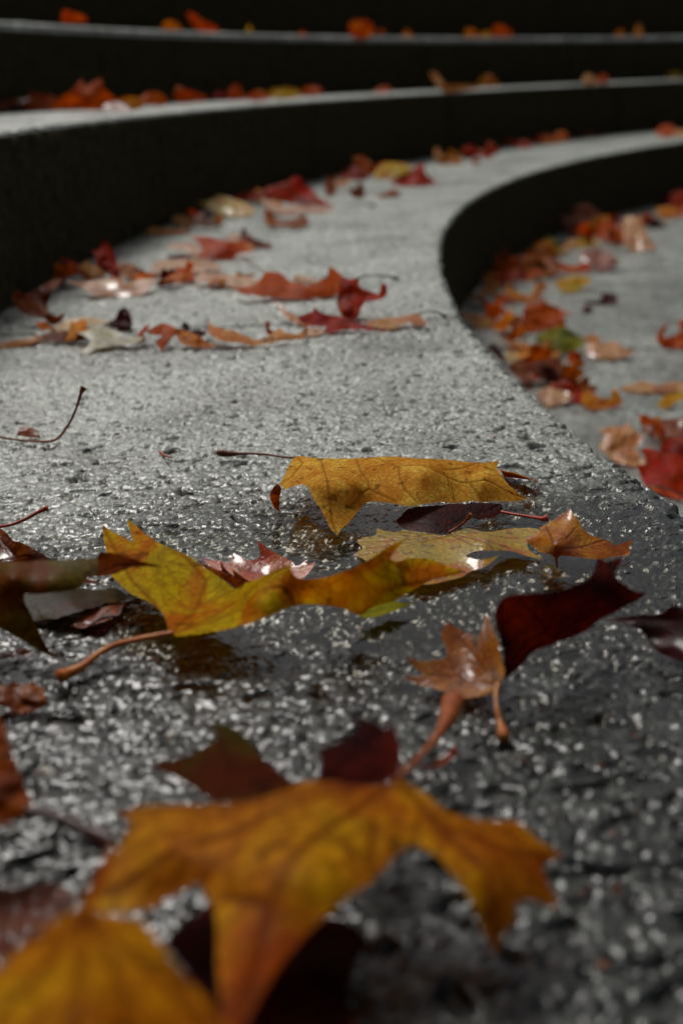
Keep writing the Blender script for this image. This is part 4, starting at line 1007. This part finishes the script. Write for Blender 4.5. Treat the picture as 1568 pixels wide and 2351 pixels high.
X('pink orange leaf pointing right beyond the green rolled leaf', 'N', '876,442 920,378 1000,398 1090,383 1130,420 1236,457 1150,492 1040,512 920,492', 'pink', 18, wet=.8)
X('small tan scrap above the pink orange leaf', 'N', '858,362 940,333 992,380 900,392', 'tan', 18)
X('small whitish yellow scrap by the step edge', 'N', '316,482 360,448 424,470 402,512 330,524', 'cream', 20)
X('cream leaf slanting across the brown heap', 'N', '426,408 500,428 580,458 644,490 632,532 560,522 480,482', 'cream', 20, wet=.6)
X('large ragged brown amber leaf below the cream leaf', 'N', '326,562 400,518 500,528 560,518 680,498 724,560 692,642 600,662 480,602 524,682 470,704 398,642', 'brown', 26)
X('tan twisted scrap right of the ragged brown leaf', 'N', '636,682 690,608 780,578 864,610 802,642 854,682 760,672', 'tan', 26)
X('dark red leaf between the pink and the amber leaves', 'N', '636,702 720,648 790,678 852,720 874,802 820,822 760,782 680,732', 'red', 30)
X('shiny pink leaf next to the stone edge', 'N', '546,772 600,708 690,718 782,760 762,802 660,832 618,844', 'pink', 18, wet=1.)
X('amber leaf with its right end rolled up', 'N', '858,762 920,738 980,780 1058,778 1060,730 1100,728 1134,822 1050,852 920,864 858,832', 'amber', 26)
X('long tan leaf reaching the right frame edge', 'N', '1096,717 1230,680 1280,663 1400,690 1500,668 1640,690 1640,752 1400,742 1280,742 1180,737', 'tan', 10, wet=.7)
X('yellow green leaf arched at the right frame edge', 'N', '1386,832 1420,780 1500,748 1640,743 1640,792 1530,802 1470,852 1410,854', 'yellow', 24)
X('orange red cupped leaf at the right frame edge on open stone', 'N', '1396,402 1380,350 1420,280 1472,258 1440,310 1430,360 1500,342 1540,312 1528,236 1640,250 1640,440 1440,432', 'redorange', 34)
X('peach star shaped leaf just beyond the step edge', 'V', '505,480 560,540 700,510 840,508 922,445 960,530 1072,608 1082,682 980,770 1060,850 1114,920 1092,964 980,980 900,964 740,904 540,722 600,692 620,602', 'peach', 22, wet=.6)
X('large deep red leaf in the lower right corner of the drift', 'V', '1036,790 1140,758 1300,800 1310,700 1420,638 1568,648 1800,700 1900,1000 1750,1200 1568,1300 1400,1240 1250,1195 1120,1205 1050,1050 1008,960 1112,952 1112,860', 'red', 24)
X('brown pink tangled leaf behind the large deep red leaf', 'V', '1056,562 1130,478 1250,438 1568,408 1700,418 1700,642 1568,642 1400,622 1250,652 1130,602', 'mauve', 20, wet=.7)
X('narrow orange leaf under the large deep red leaf', 'V', '1120,1225 1210,1215 1300,1235 1500,1310 1650,1400 1400,1340 1280,1290', 'orange', 8)

# ---- small scraps that fill the gaps of the drifts
SCR = []
for (px, py, sz) in [(1100, 700, 34), (1128, 672, 40), (1150, 650, 44), (1168, 628, 42), (1185, 608, 38), (1205, 600, 34), (1225, 592, 40), (1245, 604, 36), (1262, 590, 30), (1290, 585, 34), (1215, 640, 38), (1240, 628, 30),
                     (1135, 735, 36), (1160, 760, 42), (1180, 790, 46), (1195, 815, 44), (1215, 838, 46), (1235, 862, 48), (1262, 880, 50), (1285, 900, 46), (1310, 880, 40), (1330, 902, 44), (1255, 820, 44), (1290, 850, 38), (1320, 840, 32),
                     (1310, 555, 40), (1345, 560, 38), (1380, 545, 40), (1410, 560, 36), (1440, 552, 32), (1300, 520, 34), (1485, 520, 26), (1520, 490, 30), (1500, 1010, 60), (1535, 985, 50), (1550, 1060, 60)]:
    SCR.append((px, py, -1, sz, 'small crumpled leaf scrap tucked among the larger leaves of the lower drift', GL))
for (px, py, sz) in [(60, 238, 40), (130, 240, 34), (180, 240, 40), (230, 240, 44), (290, 238, 36), (345, 236, 38), (395, 232, 32), (435, 228, 36), (470, 226, 30), (505, 226, 28), (540, 224, 30), (575, 223, 30), (612, 220, 28), (650, 217, 30), (700, 213, 24), (730, 211, 26), (790, 208, 20), (820, 207, 22), (1040, 195, 20), (1085, 190, 18), (1200, 184, 16)]:
    SCR.append((px, py, 1, sz, 'small crumpled leaf scrap in the thin line of leaves along the second step', G1))
for (px, py, sz) in [(600, 465, 40), (640, 480, 36), (690, 470, 40), (560, 480, 40), (450, 510, 36), (500, 520, 30), (760, 430, 26), (790, 425, 30), (830, 408, 30), (880, 400, 28), (915, 405, 26), (1010, 372, 22), (1040, 368, 26), (1070, 362, 26), (1100, 352, 26), (1130, 345, 24), (1170, 335, 20), (1200, 328, 22), (1240, 320, 20), (1280, 318, 20)]:
    SCR.append((px, py, 0, sz, 'small crumpled leaf scrap among the leaves at the foot of the second step', GF))
for (px, py, sz) in [(150, 655, 60), (215, 640, 56), (260, 660, 50), (330, 640, 46), (380, 655, 50), (430, 640, 44), (500, 655, 40), (560, 640, 44), (110, 770, 50), (180, 780, 54), (330, 785, 44), (460, 775, 46), (620, 770, 40), (700, 760, 40)]:
    SCR.append((px, py, 0, sz, 'small crumpled leaf scrap in the band of leaves across the main step', GB))
cols = ['rust', 'redorange', 'brown', 'orange', 'red', 'tan', 'amber', 'rust', 'maroon', 'orange', 'pink', 'crimson']
WORD = dict(rust='rust brown', redorange='orange red', brown='dark brown', orange='orange', red='deep red', tan='tan', amber='amber', maroon='maroon', pink='pinkish', crimson='crimson')
ORD = 'leftmost,second,third,fourth,fifth,sixth,seventh,eighth'.split(',')
items = [(px, py, lv, sz, cols[(k*5+k//7) % 12], k, lab, g_) for k, (px, py, lv, sz, lab, g_) in enumerate(SCR)]
for px, py, lv, sz, c_, k, lab, g_ in items:
    mates = sorted((it[0], it[5]) for it in items if it[2:3] == (lv,) and it[4] == c_ and it[7] == g_)
    i_ = mates.index((px, k))
    pos = ORD[i_] if i_ == 0 else ORD[i_]+' from left'
    where = {GL: 'in the lower drift', G1: 'on the second step', GF: 'at the second riser', GB: 'in the main step band'}[g_]
    scrap(px, py, lv, sz, c_, k, ('crumpled %s scrap %s' % (WORD[c_], where))+((', '+pos+' of its colour') if len(mates) > 1 else ''), g_)

# ---- crumbs of broken leaf and bark lying in the pores of the stone
rr = np.random.RandomState(77); v = []; f = []
def crumb(x, y, z, s):
    n_ = rr.randint(4, 7); b = len(v); an = np.sort(rr.rand(n_)*6.28); tl = rr.randn(2)*.35
    for t in an:
        dx, dy = s*math.cos(t)*(.6+.7*rr.rand()), s*math.sin(t)*(.4+.5*rr.rand()); v.append((x+dx, y+dy, z+s*.25+dx*tl[0]+dy*tl[1]))
    v.append((x, y, z+s*.45))
    for i in range(n_): f.append((b+i, b+(i+1) % n_, b+n_))
for i in range(260):
    if i % 2:
        a_ = rr.uniform(2.35, 3.4); r_ = R1-.012-abs(rr.randn())*.05
        crumb(CEN[0]+r_*math.cos(a_), CEN[1]+r_*math.sin(a_), .001, .0025+.005*rr.rand())
    else:
        P_ = at_z(rr.uniform(20, 1500), rr.uniform(860, 2250), 0)[0]
        r_ = math.hypot(P_[0]-CEN[0], P_[1]-CEN[1])
        if R0+.06 < r_ < R1-.02: crumb(P_[0], P_[1], -.001, .0012+.0028*rr.rand()**2)
o = mesh_obj('leaf_crumbs', v, f, stem_mat('brown'), smooth=False); o['kind'] = 'stuff'; o['label'] = 'brown crumbs of broken leaf strewn over the wet stone step'; o['category'] = 'leaf litter'
